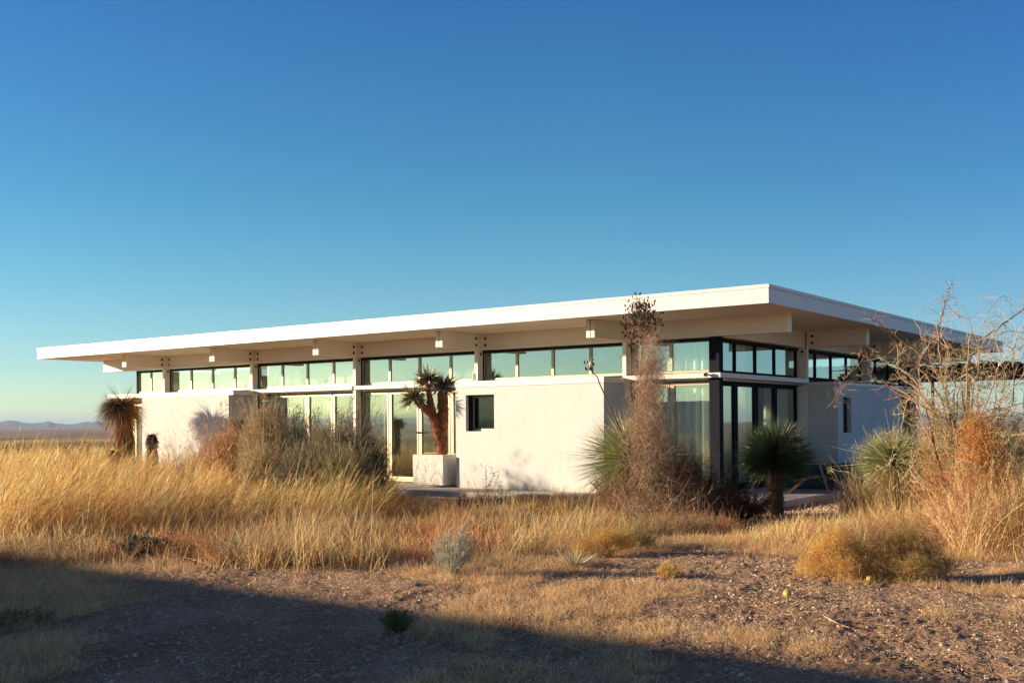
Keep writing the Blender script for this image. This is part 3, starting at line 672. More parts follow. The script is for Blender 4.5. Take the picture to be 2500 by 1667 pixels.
# ================================================================== shrubs
def twiggy(px, D, h, w, n_stems, label, cat, name, cols, leafcols, leafw, nleaf, lean=(0, 0), leaf=.012, tw=.006, up=1.0, curl=.25, group=None, base=None, sub=4, thin=.5, leafname='leaves', spread_base=.25):
    """bush of many fine upright twigs, each forking, with tiny leaves"""
    p = at(px, D) if base is None else np.array(base); gz = float(ground_z(p[0], p[1])) if base is None else p[2]
    e = empty(name, (p[0], p[1], gz), label, cat, group); mb = MB()
    N = n_stems; a = rng.uniform(0, 2*np.pi, N); rr = np.sqrt(rng.uniform(0, 1, N))
    o = np.column_stack([np.cos(a)*rr, np.sin(a)*rr]); P = np.column_stack([p[0]+o[:, 0]*w*spread_base, p[1]+o[:, 1]*w*spread_base, np.full(N, gz)])
    hh = h*(1-.45*rr**2)*(1+.12*rng.normal(size=N)).clip(.5, 1.1)
    Dn = np.column_stack([o[:, 0]*w*(1-spread_base)+lean[0], o[:, 1]*w*(1-spread_base)+lean[1], hh*up]); L = np.linalg.norm(Dn, axis=1)
    Dn /= L[:, None]; bd = rng.normal(size=(N, 3))*curl*.5
    mb.blades(P, Dn, L, tw*1.6, bd, 5, pick(cols, [1]*len(cols), N), .3)
    tips = []
    for k in range(sub):
        t = rng.uniform(.25, .95, N); Q = P+Dn*(L*t)[:, None]+bd*(L*t*t)[:, None]
        d2 = Dn+rng.normal(size=(N, 3))*.45; d2[:, 2] = np.abs(d2[:, 2])*.9; l2 = np.minimum(L, 1.3)*(1-t*.6)*rng.uniform(.18, .42, N)
        b2 = rng.normal(size=(N, 3))*curl; mb.blades(Q, d2, l2, tw, b2, 3, pick(cols, [1]*len(cols), N), .3)
        d2 /= np.linalg.norm(d2, axis=1)[:, None]; tips.append((Q, d2, l2, b2))
        for kk in range(2):
            t2 = rng.uniform(.3, 1, N); Q2 = Q+d2*(l2*t2)[:, None]+b2*(l2*t2*t2)[:, None]; d3 = d2+rng.normal(size=(N, 3))*.6; l3 = l2*rng.uniform(.3, .6, N)
            mb.blades(Q2, d3, l3, tw*.8, None, 2, pick(cols, [1]*len(cols), N), .3)
            d3 /= np.linalg.norm(d3, axis=1)[:, None]; tips.append((Q2, d3, l3, b2*0))
    heads = leafname == 'seed_heads'
    if not heads: mb.build('twigs', M['plant'], e, colors=True)
    if nleaf:
        lm = mb if heads else MB(); i = rng.integers(0, len(tips), nleaf); j = rng.integers(0, N, nleaf); t = rng.uniform(.1, 1.05, nleaf)
        Qa = np.stack([x[0] for x in tips]); Da = np.stack([x[1] for x in tips]); La = np.stack([x[2] for x in tips]); Ba = np.stack([x[3] for x in tips])
        P2 = Qa[i, j]+Da[i, j]*(La[i, j]*t)[:, None]+Ba[i, j]*(La[i, j]*t*t)[:, None]+rng.normal(size=(nleaf, 3))*.01
        lm.blades(P2, Da[i, j]+rng.normal(size=(nleaf, 3))*.8, leaf*(1+.4*rng.normal(size=nleaf)).clip(.3, 2), leaf*leafw, None, 1, pick(leafcols, [1]*len(leafcols), nleaf, .25), .35)
        lm.build('stems' if heads else leafname, M['plant'], e, colors=True)
    return e
def tangle(px, D, lobes, ntw, nlf, label, cat, name, cols, lcols, group=None, L=.16, tw=.005, leaf=.015, up=.25, curl=.5, stems=10, leafr=.5):
    '''irregular mass: each lobe (side, along, height, radius, half-height, weight) is filled with fine curly twigs and tiny leaves'''
    p = at(px, D); gz = float(ground_z(p[0], p[1])); e = empty(name, (p[0], p[1], gz), label, cat, group)
    Lb = np.array(lobes, float); wt = Lb[:, 5]/Lb[:, 5].sum()
    def pts(n, q=.55):
        i = rng.choice(len(Lb), n, p=wt); d = sphere_dirs(n, -1, 1)*(rng.random(n)**q)[:, None]*(1+.22*rng.normal(size=n))[:, None]
        c = Lb[i]; P = np.column_stack([np.zeros(n)]*3); lat = c[:, 0]+d[:, 0]*c[:, 3]; w = c[:, 1]+d[:, 1]*c[:, 3]; z = c[:, 2]+d[:, 2]*c[:, 4]
        # clumps: pull points toward random knots so that light and dark gaps appear
        P[:, :2] = p[:2]+RT[None]*lat[:, None]+FW[None]*w[:, None]; P[:, 2] = gz+np.abs(z); return P
    kn = pts(max(30, ntw//60)); A = pts(ntw); j = rng.integers(0, len(kn), ntw); near = rng.random(ntw) < .55; R0 = Lb[:, 3].mean()*.28
    A[near] = kn[j[near]]+rng.normal(size=(near.sum(), 3))*R0; A[:, 2] = np.maximum(A[:, 2], gz)
    mb = MB(); d = rng.normal(size=(ntw, 3))+[0, 0, up*3]; l = L*rng.uniform(.4, 1.7, ntw)
    mb.blades(A, d, l, tw, rng.normal(size=(ntw, 3))*curl, 3, pick(cols, [1]*len(cols), ntw, .3), .3)
    for k in range(stems):
        q = kn[rng.integers(len(kn))]; m_ = (p+q)/2+rng.normal(size=3)*.06; b0 = np.array([p[0], p[1], gz])+rng.normal(size=3)*[.06, .06, 0]
        mb.tube([b0, (b0+m_)/2+rng.normal(size=3)*.02, m_, (m_+q)/2+rng.normal(size=3)*.03, q], [.010, .008, .006, .004, .003], 5, pick(cols, [1]*len(cols), 1)[0])
    mb.build('twigs', M['plant'], e, colors=True)
    i = rng.integers(0, ntw, nlf); dn = d/np.linalg.norm(d, axis=1)[:, None]; B = A[i]+dn[i]*(l[i]*rng.random(nlf))[:, None]+rng.normal(size=(nlf, 3))*.012
    lm = MB(); lm.blades(B, rng.normal(size=(nlf, 3)), leaf*(1+.45*rng.normal(size=nlf)).clip(.3, 2.2), leaf*leafr, None, 1, pick(lcols, [1]*len(lcols), nlf, .3), .35)
    lm.build('leaves', M['plant'], e, colors=True)
OL = [(.46, .33, .17), (.34, .24, .13), (.58, .42, .22)]; OLl = [(.40, .31, .15), (.52, .38, .19), (.30, .23, .12)]
BG = 'olive broom-like bushes before the glazed doors'
twiggy(650, 22.5, 2.15, .50, 420, 'tallest olive broom-like bush, leftmost before the glazed doors', 'bush', 'bush', OL, OLl, .3, 23400, group=BG, leaf=.030, tw=.0095)
twiggy(728, 22.0, 1.85, .45, 380, 'dark rounded broom-like bush between the tallest and the grey wiry one', 'bush', 'bush', [(.134, .112, .061), (.100, .083, .050)], [(.112, .112, .056), (.078, .078, .044)], .3, 20800, group=BG, leaf=.027, tw=.0095)
twiggy(832, 21.5, 1.85, .62, 380, 'grey wiry bush leaning right in front of the second post', 'bush', 'bush', [(.224, .168, .112), (.134, .100, .072), (.336, .258, .168)], [(.134, .112, .067), (.100, .083, .056)], .3, 18200, lean=(.25, .12), group=BG, leaf=.027, curl=.35, tw=.0095)
twiggy(905, 21.5, 1.20, .40, 260, 'dark brown twiggy bush nearest the planter tree', 'bush', 'bush', [(.145, .100, .067), (.100, .072, .050)], [(.100, .078, .050)], .3, 9100, group=BG, leaf=.027, tw=.0095)
twiggy(640, 20.5, 1.30, .50, 300, 'low olive bush in front of the half-hidden planter', 'bush', 'bush', OL, OLl, .3, 15600, group=BG, leaf=.027, tw=.0095)
twiggy(740, 20.0, 1.28, .60, 320, 'low grey-olive bush amid tall grass under the dark rounded bush', 'bush', 'bush', [(.323, .255, .170), (.221, .187, .119)], [(.255, .238, .136), (.170, .153, .102)], .3, 15600, group=BG, leaf=.027, tw=.0095)
twiggy(840, 19.6, 1.22, .60, 320, 'low yellow-olive bush amid tall grass left of the planter tree', 'bush', 'bush', [(.442, .357, .170), (.289, .238, .119)], [(.374, .340, .153), (.238, .221, .119)], .3, 15600, group=BG, leaf=.027, tw=.0095)
twiggy(565, 24.3, 1.62, .55, 300, 'rust-red dense bush below the small spiky yucca', 'bush', 'bush', [(.56, .32, .16), (.42, .23, .12), (.66, .42, .22)], [(.58, .33, .16), (.44, .24, .12), (.68, .46, .24)], .5, 28600, leaf=.027, curl=.3, tw=.0095)
twiggy(500, 24.6, 1.45, .50, 160, 'orange-brown open bush left of the rust-red bush', 'bush', 'bush', [(.612, .374, .170), (.442, .238, .119)], [(.578, .340, .153)], .4, 3500, leaf=.02, curl=.35)
twiggy(440, 25.0, 1.85, .62, 42, 'pale wispy see-through bush before the left white wall', 'bush', 'bush', [(.48, .36, .18), (.36, .25, .12)], [(.42, .30, .14)], .5, 1300, leaf=.018, curl=.35, sub=5)
tangle(790, 21.6, [(-.2, 0, .8, .42, .5, 2), (.25, .1, 1.0, .35, .45, 1.5), (0, 0, 1.35, .25, .25, .7), (.55, 0, .8, .4, .45, 1.5)], 7000, 20000,
       'brown wiry bush filling the gap between the dark rounded and the grey one', 'bush', 'bush', [(.36, .27, .17), (.24, .17, .11), (.50, .38, .24)], [(.34, .27, .16), (.22, .17, .10)], group=BG, L=.17, tw=.006, leaf=.018, up=.45, stems=14)
# centre: purple-brown tangle round the stalk
twiggy(1725, 17.9, .72, .62, 220, 'low dark shrub between the corner shrub and the dark yucca', 'shrub', 'shrub', [(.12, .07, .045), (.2, .11, .06)], [(.12, .07, .04), (.07, .05, .03)], .6, 20800, leaf=.027, curl=.4, tw=.0095)
twiggy(1805, 18.2, .42, .60, 160, 'low rust-flecked shrub at the foot of the dark yucca', 'shrub', 'shrub', [(.2, .11, .06), (.12, .07, .045)], [(.26, .14, .05), (.10, .06, .035)], .6, 13000, leaf=.024, curl=.4, tw=.0095)
twiggy(1540, 18.2, .95, .72, 170, 'warm brown branching shrub under the pale yucca', 'shrub', 'shrub', [(.42, .24, .12), (.30, .16, .09)], [(.30, .16, .08), (.20, .11, .06)], .5, 10500, leaf=.023, curl=.35, tw=.0095)
# wispy dry bush by the tank
twiggy(2095, 18.2, 1.12, .55, 34, 'pale wiry leafless bush in front of the teal tank', 'bush', 'bush', [(.48, .34, .24), (.36, .24, .17)], [(.52, .36, .24)], .5, 700, leaf=.014, curl=.45, sub=5, lean=(.05, .0))
# gold bushes
GD = [(.62, .42, .13), (.52, .34, .10)]
twiggy(1545, 13.8, .34, .32, 200, 'low green-yellow bush beside the low yellow bush', 'bush', 'bush', [(.36, .27, .11), (.26, .2, .1)], [(.34, .30, .10), (.42, .34, .12)], .7, 6000, leaf=.012, tw=.003, curl=.4, spread_base=.5)
twiggy(1627, 11.3, .17, .15, 90, 'tiny golden tuft alone on the bare dirt', 'bush', 'bush', GD, [(.58, .42, .12)], .7, 1600, leaf=.012, tw=.003, curl=.3, spread_base=.4)
# sage
twiggy(1098, 11.6, .56, .26, 90, 'upright silver-grey sage bush at the edge of the bare dirt', 'bush', 'bush', [(.36, .34, .26), (.46, .43, .33)], [(.44, .43, .34), (.34, .34, .27), (.52, .50, .40)], .35, 7000, leaf=.016, tw=.006, curl=.12, sub=3, spread_base=.15, lean=(.06, .03))
twiggy(966, 8.5, .22, .15, 120, 'small green bush alone in the foreground shade', 'bush', 'bush', [(.16, .16, .05), (.12, .13, .04)], [(.16, .18, .05), (.12, .15, .04)], .5, 2500, leaf=.012, tw=.003, curl=.2, spread_base=.2)
twiggy(345, 13.4, .26, .40, 90, 'low blue-green plant in front of the tall grass', 'bush', 'bush', [(.09, .11, .07), (.13, .14, .09)], [(.08, .12, .08), (.12, .16, .10), (.16, .18, .12)], .5, 8000, leaf=.03, tw=.004, curl=.3, spread_base=.55)
twiggy(40, 9.0, .13, .30, 120, 'low olive mat plant in the shade at the left edge', 'bush', 'bush', [(.14, .13, .05)], [(.15, .15, .05), (.20, .17, .06)], .5, 2500, leaf=.012, tw=.003, curl=.3, spread_base=.7)
# orange dried growth and brush inside the thorn tree
twiggy(2290, 15.6, 1.5, .28, 80, 'slim orange-leaved dry shrub left of the thorn tree stems', 'shrub', 'shrub', [(.58, .33, .14), (.42, .23, .11)], [(.70, .37, .12), (.53, .30, .12), (.58, .47, .19)], .6, 7000, leaf=.02, curl=.45, sub=5)
twiggy(2385, 13.4, .95, .85, 190, 'tan arching brush at the foot of the thorn tree', 'shrub', 'shrub', [(.70, .46, .24), (.54, .33, .17), (.80, .58, .34)], [(.5, .30, .15)], .5, 3000, leaf=.02, curl=.6, sub=4, tw=.007, spread_base=.4)
twiggy(2475, 26.0, .9, 1.0, 250, 'dark green round bush on the plain at the right edge', 'bush', 'bush', [(.09, .09, .05)], [(.10, .12, .06), (.16, .17, .08), (.06, .08, .04)], .5, 9000, leaf=.04, spread_base=.5)
twiggy(2490, 13.0, 1.05, .40, 120, 'tall straw-coloured grass clump at the right edge', 'grass clump', 'grass_clump', [(.58, .42, .18), (.48, .32, .13)], [(.6, .42, .18)], .3, 600, leaf=.02, curl=.25, sub=2, tw=.006)
# arching brush under the right yucca
twiggy(2190, 17.5, .70, 1.0, 260, 'straw-coloured arching brush beneath the skirted yucca', 'shrub', 'shrub', [(.78, .53, .25), (.58, .36, .16), (.86, .64, .33)], [(.5, .34, .16)], .4, 3000, leaf=.02, curl=.7, sub=4, tw=.006, spread_base=.5)

# dead flower stems against the white wall
for k, (px, D, h, lab) in enumerate([(1187, 20.6, .92, 'tallest dry flower stem with dark beads before the white wall'), (1125, 20.8, .36, 'short dry flower stem at the left corner of the windowed wall'), (1300, 20.4, .40, 'middle dry flower stem before the white wall'), (1352, 20.2, .22, 'lowest dry flower stem near the pale yucca'), (1225, 20.5, .42, 'thin leaning dry flower stem right of the tallest one')]):
    twiggy(px, D, h, h*.42, int(7+h*9), lab, 'dry weed', 'dry_weed', [(.30, .20, .12), (.22, .14, .09)], [(.06, .035, .025)], .9, int(160*h), leaf=.022, tw=.005, curl=.15, sub=3, spread_base=.05, group='dry flower stems before the white wall', leafname='seed_heads')
twiggy(180, 24, 1.30, .35, 16, 'dark dry weed rising above the grass at the far left', 'dry weed', 'dry_weed', [(.16, .09, .06)], [(.10, .05, .035)], .7, 420, leaf=.03, tw=.006, curl=.3, sub=4, spread_base=.05)
twiggy(262, 27, 1.25, .35, 12, 'thin dry weed beside the shaggy yucca', 'dry weed', 'dry_weed', [(.18, .10, .07)], [(.12, .06, .045)], .7, 160, leaf=.03, tw=.006, curl=.3, sub=3, spread_base=.05)

tangle(1590, 17.7, [(.02, 0, 2.85, .16, .30, .5), (.0, 0, 2.5, .22, .35, 1.0), (-.03, 0, 2.05, .29, .38, 1.7), (-.08, 0, 1.5, .40, .4, 2.2), (-.05, 0, 1.05, .52, .4, 2.6), (.0, 0, .6, .62, .4, 3), (.1, -.1, .25, .85, .3, 2.4)], 11500, 26000,
       'tall feathery rust-brown dead shrub climbing round the flower stalk', 'shrub', 'shrub', [(.44, .30, .20), (.32, .21, .14), (.58, .42, .29)], [(.44, .27, .17), (.32, .20, .13), (.60, .42, .28)], L=.17, tw=.0055, leaf=.016, up=.3, stems=16)
tangle(1665, 17.6, [(0, 0, .5, .42, .45, 2), (.15, 0, .85, .25, .3, .8), (.3, 0, .3, .4, .3, 1.2)], 5200, 19000,
       'dark brown leafy shrub at the corner of the glazing', 'shrub', 'shrub', [(.20, .12, .08), (.14, .09, .06), (.34, .20, .12)], [(.20, .12, .07), (.13, .085, .05), (.30, .18, .10)], L=.14, tw=.005, leaf=.02, stems=14)
tangle(2046, 11.3, [(-.16, 0, .22, .16, .18, 1.4), (.0, 0, .38, .17, .18, 1.4), (-.05, -.1, .12, .30, .14, 1.8), (.2, .03, .24, .15, .18, 1.1), (-.32, 0, .10, .12, .1, .5)], 6500, 42000,
       'bright golden rounded bush on the bare ground at the right', 'bush', 'bush', [(.70, .42, .14), (.54, .30, .10)], [(.82, .50, .14), (.70, .40, .11), (.88, .62, .26)], L=.055, tw=.003, leaf=.009, up=.3, stems=12)
tangle(2200, 11.2, [(-.34, .05, .16, .16, .18, 1.0), (-.16, 0, .28, .17, .20, 1.3), (.05, .05, .38, .16, .17, 1.3), (.27, 0, .26, .16, .18, 1.1), (.02, -.1, .12, .36, .14, 1.8), (.42, .05, .12, .13, .12, .5)], 7500, 46000,
       'olive-gold rounded bush right of the bright golden one', 'bush', 'bush', [(.40, .26, .10), (.28, .18, .07)], [(.50, .32, .09), (.32, .22, .07), (.68, .44, .13)], L=.055, tw=.003, leaf=.009, up=.3, stems=12)
tangle(1470, 13.1, [(-.2, 0, .12, .16, .12, 1), (.05, .1, .2, .2, .14, 1.4), (.25, .2, .16, .16, .12, 1)], 2600, 15000,
       'low yellow bush behind the little spiky tuft', 'bush', 'bush', [(.62, .38, .12), (.48, .28, .10)], [(.78, .48, .12), (.60, .38, .11)], L=.06, tw=.003, leaf=.010, stems=8)
tangle(2400, 14.7, [(-.1, 0, 1.50, .14, .28, .5), (-.05, 0, 1.1, .26, .35, 1.5), (.1, 0, .65, .55, .45, 2.4), (-.35, 0, .45, .35, .4, 1.0), (.3, -.1, .3, .5, .3, 1.5)], 8500, 26000,
       'orange-brown dried vine heaped through the thorn tree', 'shrub', 'shrub', [(.60, .30, .11), (.46, .22, .08)], [(.84, .38, .10), (.66, .29, .08), (.88, .54, .20)], L=.15, tw=.005, leaf=.018, stems=14)
# ================================================================== thorn tree
def thorn_tree():
    D = 15.3; base = at(2330, D); gz = float(ground_z(base[0], base[1]))
    e = empty('thorn_tree', (base[0], base[1], gz), 'sparse thorny multi-stemmed tree with tiny leaves at the right', 'tree')
    tm = MB(); tips = []; BC = (.16, .09, .055)
    def grow(P0, d, L, r, lev, dd=0):
        n = 7; P = [np.array(P0)]; d = np.array(d, float); d /= np.linalg.norm(d)
        for k in range(n):
            d = d+rng.normal(size=3)*(.13+.07*lev)+np.array([0, 0, .07 if lev < 3 else .0]); d /= np.linalg.norm(d); P.append(P[-1]+d*L/n)
        P = np.array(P); tm.tube(P, np.linspace(r, r*.45, len(P)), 7 if lev < 2 else 4, vary(BC if lev < 1 else (.34, .22, .14) if lev < 2 else (.50, .36, .23), 1, .15)[0])
        for i in range(1, len(P)):
            tips.append((P[i], lev))
        if lev >= 4: return
        nb = [5, 5, 3, 2][lev]
        for b in range(nb):
            i = rng.integers(2, len(P)); dn = d*.7+rng.normal(size=3)*.55; dn[2] += .25
            grow(P[i], dn, L*rng.uniform(.42, .72), r*.52, lev+1)
    stems = [((2310, 1330), (2245, 860), 2.4), ((2315, 1330), (2290, 840), 2.7), ((2330, 1330), (2345, 800), 2.9), ((2340, 1330), (2430, 850), 2.8), ((2350, 1330), (2520, 980), 2.3), ((2345, 1330), (2440, 760), 2.9), ((2355, 1330), (2500, 860), 2.5)]
    for (a, b, L) in stems:
        p = at(a[0], D); p[2] = gz-.03; q = at(b[0], D+rng.uniform(-.9, .9), b[1]); grow(p, (q-p), np.linalg.norm(q-p)*.67, .024, 0)
    # two long reaching limbs to the left
    for pts in ([(2330, 1010), (2250, 895), (2170, 872), (2105, 853), (2095, 872), (2060, 935), (2030, 985)], [(2270, 1000), (2200, 960), (2150, 920), (2118, 908), (2065, 935), (2035, 975)], [(2320, 960), (2270, 880), (2210, 835), (2150, 795), (2125, 770)], [(2360, 900), (2400, 830), (2480, 760), (2530, 740)], [(2300, 930), (2290, 800), (2310, 730), (2330, 690)]):
        P = np.array([at(x, D+.3*math.sin(k), y) for k, (x, y) in enumerate(pts)]); P += rng.normal(size=P.shape)*.02; t = np.linspace(0, len(P)-1, 22); Q = np.column_stack([np.interp(t, range(len(P)), P[:, k]) for k in range(3)]); Q += rng.normal(size=Q.shape)*.012
        tm.tube(Q, np.linspace(.017, .004, len(Q)), 5, (.28, .17, .10))
        for i in range(3, len(Q)):
            tips.append((Q[i], 3))
            for s_ in range(2):
                d = rng.normal(size=3); d /= np.linalg.norm(d); L = rng.uniform(.05, .32); m = Q[i]+d*L*.5+rng.normal(size=3)*.02; t_ = Q[i]+d*L
                tm.tube([Q[i], m, t_], [.004, .003, .002], 4, (.36, .24, .15)); tips.append((t_, 4))
    T = np.array([t[0] for t in tips]); lev = np.array([t[1] for t in tips])
    # thorns
    N = 3200; i = rng.choice(np.where(lev >= 2)[0], N); d = rng.normal(size=(N, 3)); tm.blades(T[i]+rng.normal(size=(N, 3))*.01, d, .035, .004, None, 1, (.34, .24, .15), .1)
    tm.build('trunk', M['bark'], e, colors=True)
    lm = MB(); zz = T[:, 2]; tpx = px_of(T[:, 0], T[:, 1])[0]; wgt = (lev >= 3)*np.clip(2.3-zz*.85, .16, 2.2)*np.where(tpx < 2270, .2, 1)*np.where(zz < 1.6, 1.6, 1); wgt = wgt/wgt.sum()
    N = 1250; i = rng.choice(len(T), N, p=wgt); cl = np.repeat(T[i], 9, axis=0); n = len(cl); off = rng.normal(size=(n, 3))*.028
    lm.blades(cl+off, rng.normal(size=(n, 3))+[0, 0, -.2], .034*(1+.3*rng.normal(size=n)).clip(.4, 1.8), .010, None, 1, pick([(.46, .44, .20), (.34, .36, .17), (.60, .52, .26), (.22, .26, .13)], [3, 3, 2, 2], n), .5)
    lm.build('leaves', M['plant'], e, colors=True)
thorn_tree()

# ================================================================== pergola
def pergola():
    e = empty('pergola', (-10, 38, 0), 'dark brush-roofed pergola standing beyond the house end', 'pergola')
    mb = MB(); N = 3000; x = rng.uniform(-17, -7.0, N); y = rng.uniform(37.2, 42, N); z = 3.08+rng.uniform(0, .30, N)+.05*fbm(x*.8, y*.8, 3)
    d = np.column_stack([rng.normal(size=N)*.35, np.sign(rng.normal(size=N))+rng.normal(size=N)*.2, rng.normal(size=N)*.06])
    y = np.clip(y, 37.6, 41.6); mb.blades(np.column_stack([x, y, z]), d, rng.uniform(.5, 1.3, N), .05, rng.normal(size=(N, 3))*.05, 2, vary((.045, .032, .025), N), .4)
    mb.build('brush_roof', M['bark'], e, colors=True)
    b = MB()
    for xx in np.arange(-17, -6.9, .5): b.box(xx, xx+.08, 37.0, 42, 3.07, 3.15)
    b.box(-17.2, -6.8, 37.1, 37.25, 2.93, 3.068).box(-17.2, -6.8, 41.8, 41.95, 2.93, 3.068)
    b.build('rafters', M['rust'], e)
    for xx in (-16.5, -10.05, -7.0):
        for yy in (37.17, 41.87): disc_stack([(xx, yy, -.3), (xx, yy, 2.928)], [.05, .05], 10).build('post', M['rust'], e, smooth=True)
pergola()

# ================================================================== chair and tanks
def chair():
    c = at(1985, 22.8); cx, cy = c[0]-.1, c[1]; e = empty('armchair', (cx, cy, 0), 'brown slatted wooden armchair on the shaded patio beside the dark yucca', 'chair')
    fx = np.array([RT[0], RT[1], 0.])*.9+np.array([FW[0], FW[1], 0])*-.25; fx /= np.linalg.norm(fx); sy = np.array([-fx[1], fx[0], 0.])
    P = lambda a, b, z: np.array([cx, cy, 0])+fx*a+sy*b+np.array([0, 0, z])
    for b in (-.30, .30):
        m = MB().obox(P(.40, b, .0), P(.22, b, .60), .045, .11, up=sy); bevel(m.build('leg', M['chairwood'], e), .004)
        m = MB().obox(P(-.42, b, .0), P(.0, b, .34), .045, .10, up=sy); bevel(m.build('leg', M['chairwood'], e), .004)
        m = MB().obox(P(-.38, b, .575), P(.42, b, .635), .12, .028); bevel(m.build('armrest', M['chairwood'], e), .004)
    m = MB()
    for k in range(6): m.obox(P(-.22+k*.10, -.27, .26+k*.018), P(-.22+k*.10, .27, .26+k*.018), .085, .024)
    m.obox(P(.36, -.27, .30), P(.36, .27, .30), .03, .08); m.build('seat', M['chairwood'], e)
    m = MB()
    for k in range(5): m.obox(P(-.28, -.22+k*.11, .22), P(-.60, -.24+k*.12, 1.0-.03*abs(k-2)), .095, .022, up=fx)
    m.obox(P(-.53, -.27, .75), P(-.53, .27, .75), .05, .03); m.build('backrest', M['chairwood'], e)
chair()
def tank(cx, cy, lx, ly, h, m, label):
    e = empty('stock_tank', (cx, cy, 0), label, 'tank', 'plastic tanks on the patio'); n = 48; th = np.arange(n)/n*2*np.pi
    ex = .28; X = np.sign(np.cos(th))*np.abs(np.cos(th))**ex*lx; Y = np.sign(np.sin(th))*np.abs(np.sin(th))**ex*ly
    prof = [(0.93, .003), (.98, .03), (1.0, .12), (1.0, h-.06), (1.03, h-.05), (1.03, h), (.99, h), (.98, h-.03), (.95, .06)]
    V = [(cx+x*s_, cy+y*s_, z) for s_, z in prof for x, y in zip(X, Y)]; F = [(k*n+i, k*n+(i+1) % n, (k+1)*n+(i+1) % n, (k+1)*n+i) for k in range(len(prof)-1) for i in range(n)]
    MB().add(V, F).build('body', m, e, smooth=True)
    V = [(cx+x*.97, cy+y*.97, h-.09) for x, y in zip(X, Y)]+[(cx, cy, h-.09)]
    t = MB(); t.add(V, np.zeros((0, 4), int)); t.F.append(np.array([(n, i, (i+1) % n) for i in range(n)])); t.build('cover', m, e)
    disc_stack([(cx+lx*.6, cy-ly*1.0, .10), (cx+lx*.6, cy-ly*1.0-.05, .10)], [.03, .03], 10).build('drain_plug', M['gasket_and_shade'], e)
    disc_stack([(cx+lx*.6, cy-ly*.7, h), (cx+lx*.6, cy-ly*.7, h+.05)], [.05, .05], 10).build('float_valve', M['gasket_and_shade'], e)
tank(-8.85, 23.55, .72, .52, .50, M['tank'], 'dark teal low tank behind the wooden armchair')
tank(-8.55, 25.05, .50, .45, .50, M['tank2'], 'navy low tank right behind the teal tank')

# ================================================================== gourds and small litter
def gourd(px, D, r, label):
    p = at(px, D); gz = float(ground_z(p[0], p[1])); e = empty('gourd', (p[0], p[1], gz), label, 'gourd', 'wild gourds on the dirt')
    n, m = 30, 16; V = []; 
    for j in range(m+1):
        f = math.pi*j/m
        for i in range(n):
            t = 2*math.pi*i/n; rr = r*(1+.035*math.cos(10*t)*math.sin(f)); V.append((p[0]+rr*math.sin(f)*math.cos(t), p[1]+rr*math.sin(f)*math.sin(t), gz+r*.95+.01+rr*.94*math.cos(f)))
    F = [(j*n+i, j*n+(i+1) % n, (j+1)*n+(i+1) % n, (j+1)*n+i) for j in range(m) for i in range(n)]
    MB().add(V, F).build('shell', M['gourd'], e, smooth=True)
    MB().tube([(p[0], p[1], gz+r*1.85), (p[0]+.008, p[1], gz+r*2.1), (p[0]+.02, p[1], gz+r*2.3)], [.006, .004, .003], 5, (.2, .15, .06)).build('stem', M['bark'], e, colors=True)
gourd(1919, 9.95, .040, 'yellow gourd lying alone on the bare dirt')
gourd(2121, 10.95, .040, 'yellow gourd under the olive-gold bush')
def fallen_twig(pts, D, label):
    P = [];
    for (x, d) in pts:
        q = at(x, d); P.append((q[0], q[1], float(ground_z(q[0], q[1]))+.03+.01*rng.random()))
    mb = MB(); mb.tube(P, np.linspace(.006, .003, len(P)), 5, (.42, .32, .22)); 
    for k in range(1, len(P)-1):
        a = np.array(P[k]); mb.tube([a, a+[.08*rng.normal(), .08*rng.normal(), .03]], [.004, .002], 4, (.42, .32, .22))
    tag(mb.build('twig', M['bark'], colors=True), label, 'twig')
fallen_twig([(1375, 7.9), (1405, 7.75), (1425, 7.6), (1440, 7.45), (1470, 7.4)], 0, 'pale forked twig lying in the foreground shade')
fallen_twig([(2010, 8.8), (2030, 8.6), (2048, 8.4), (2070, 8.3)], 0, 'pale bent twig lying on the sunlit dirt at the right')

# wall added out of frame on the left to cast the foreground shadow
gw = empty('shadow_wall', (-18, -.3, 0), 'low white wall added unseen at the near left to cast the foreground shadow', 'wall')
MB().box(-27, -8.6, -.55, -.30, -.3, 2.29).build('wall', M['stucco'], gw); MB().box(-27.03, -8.57, -.58, -.27, 2.293, 2.37).build('coping', M['white'], gw)

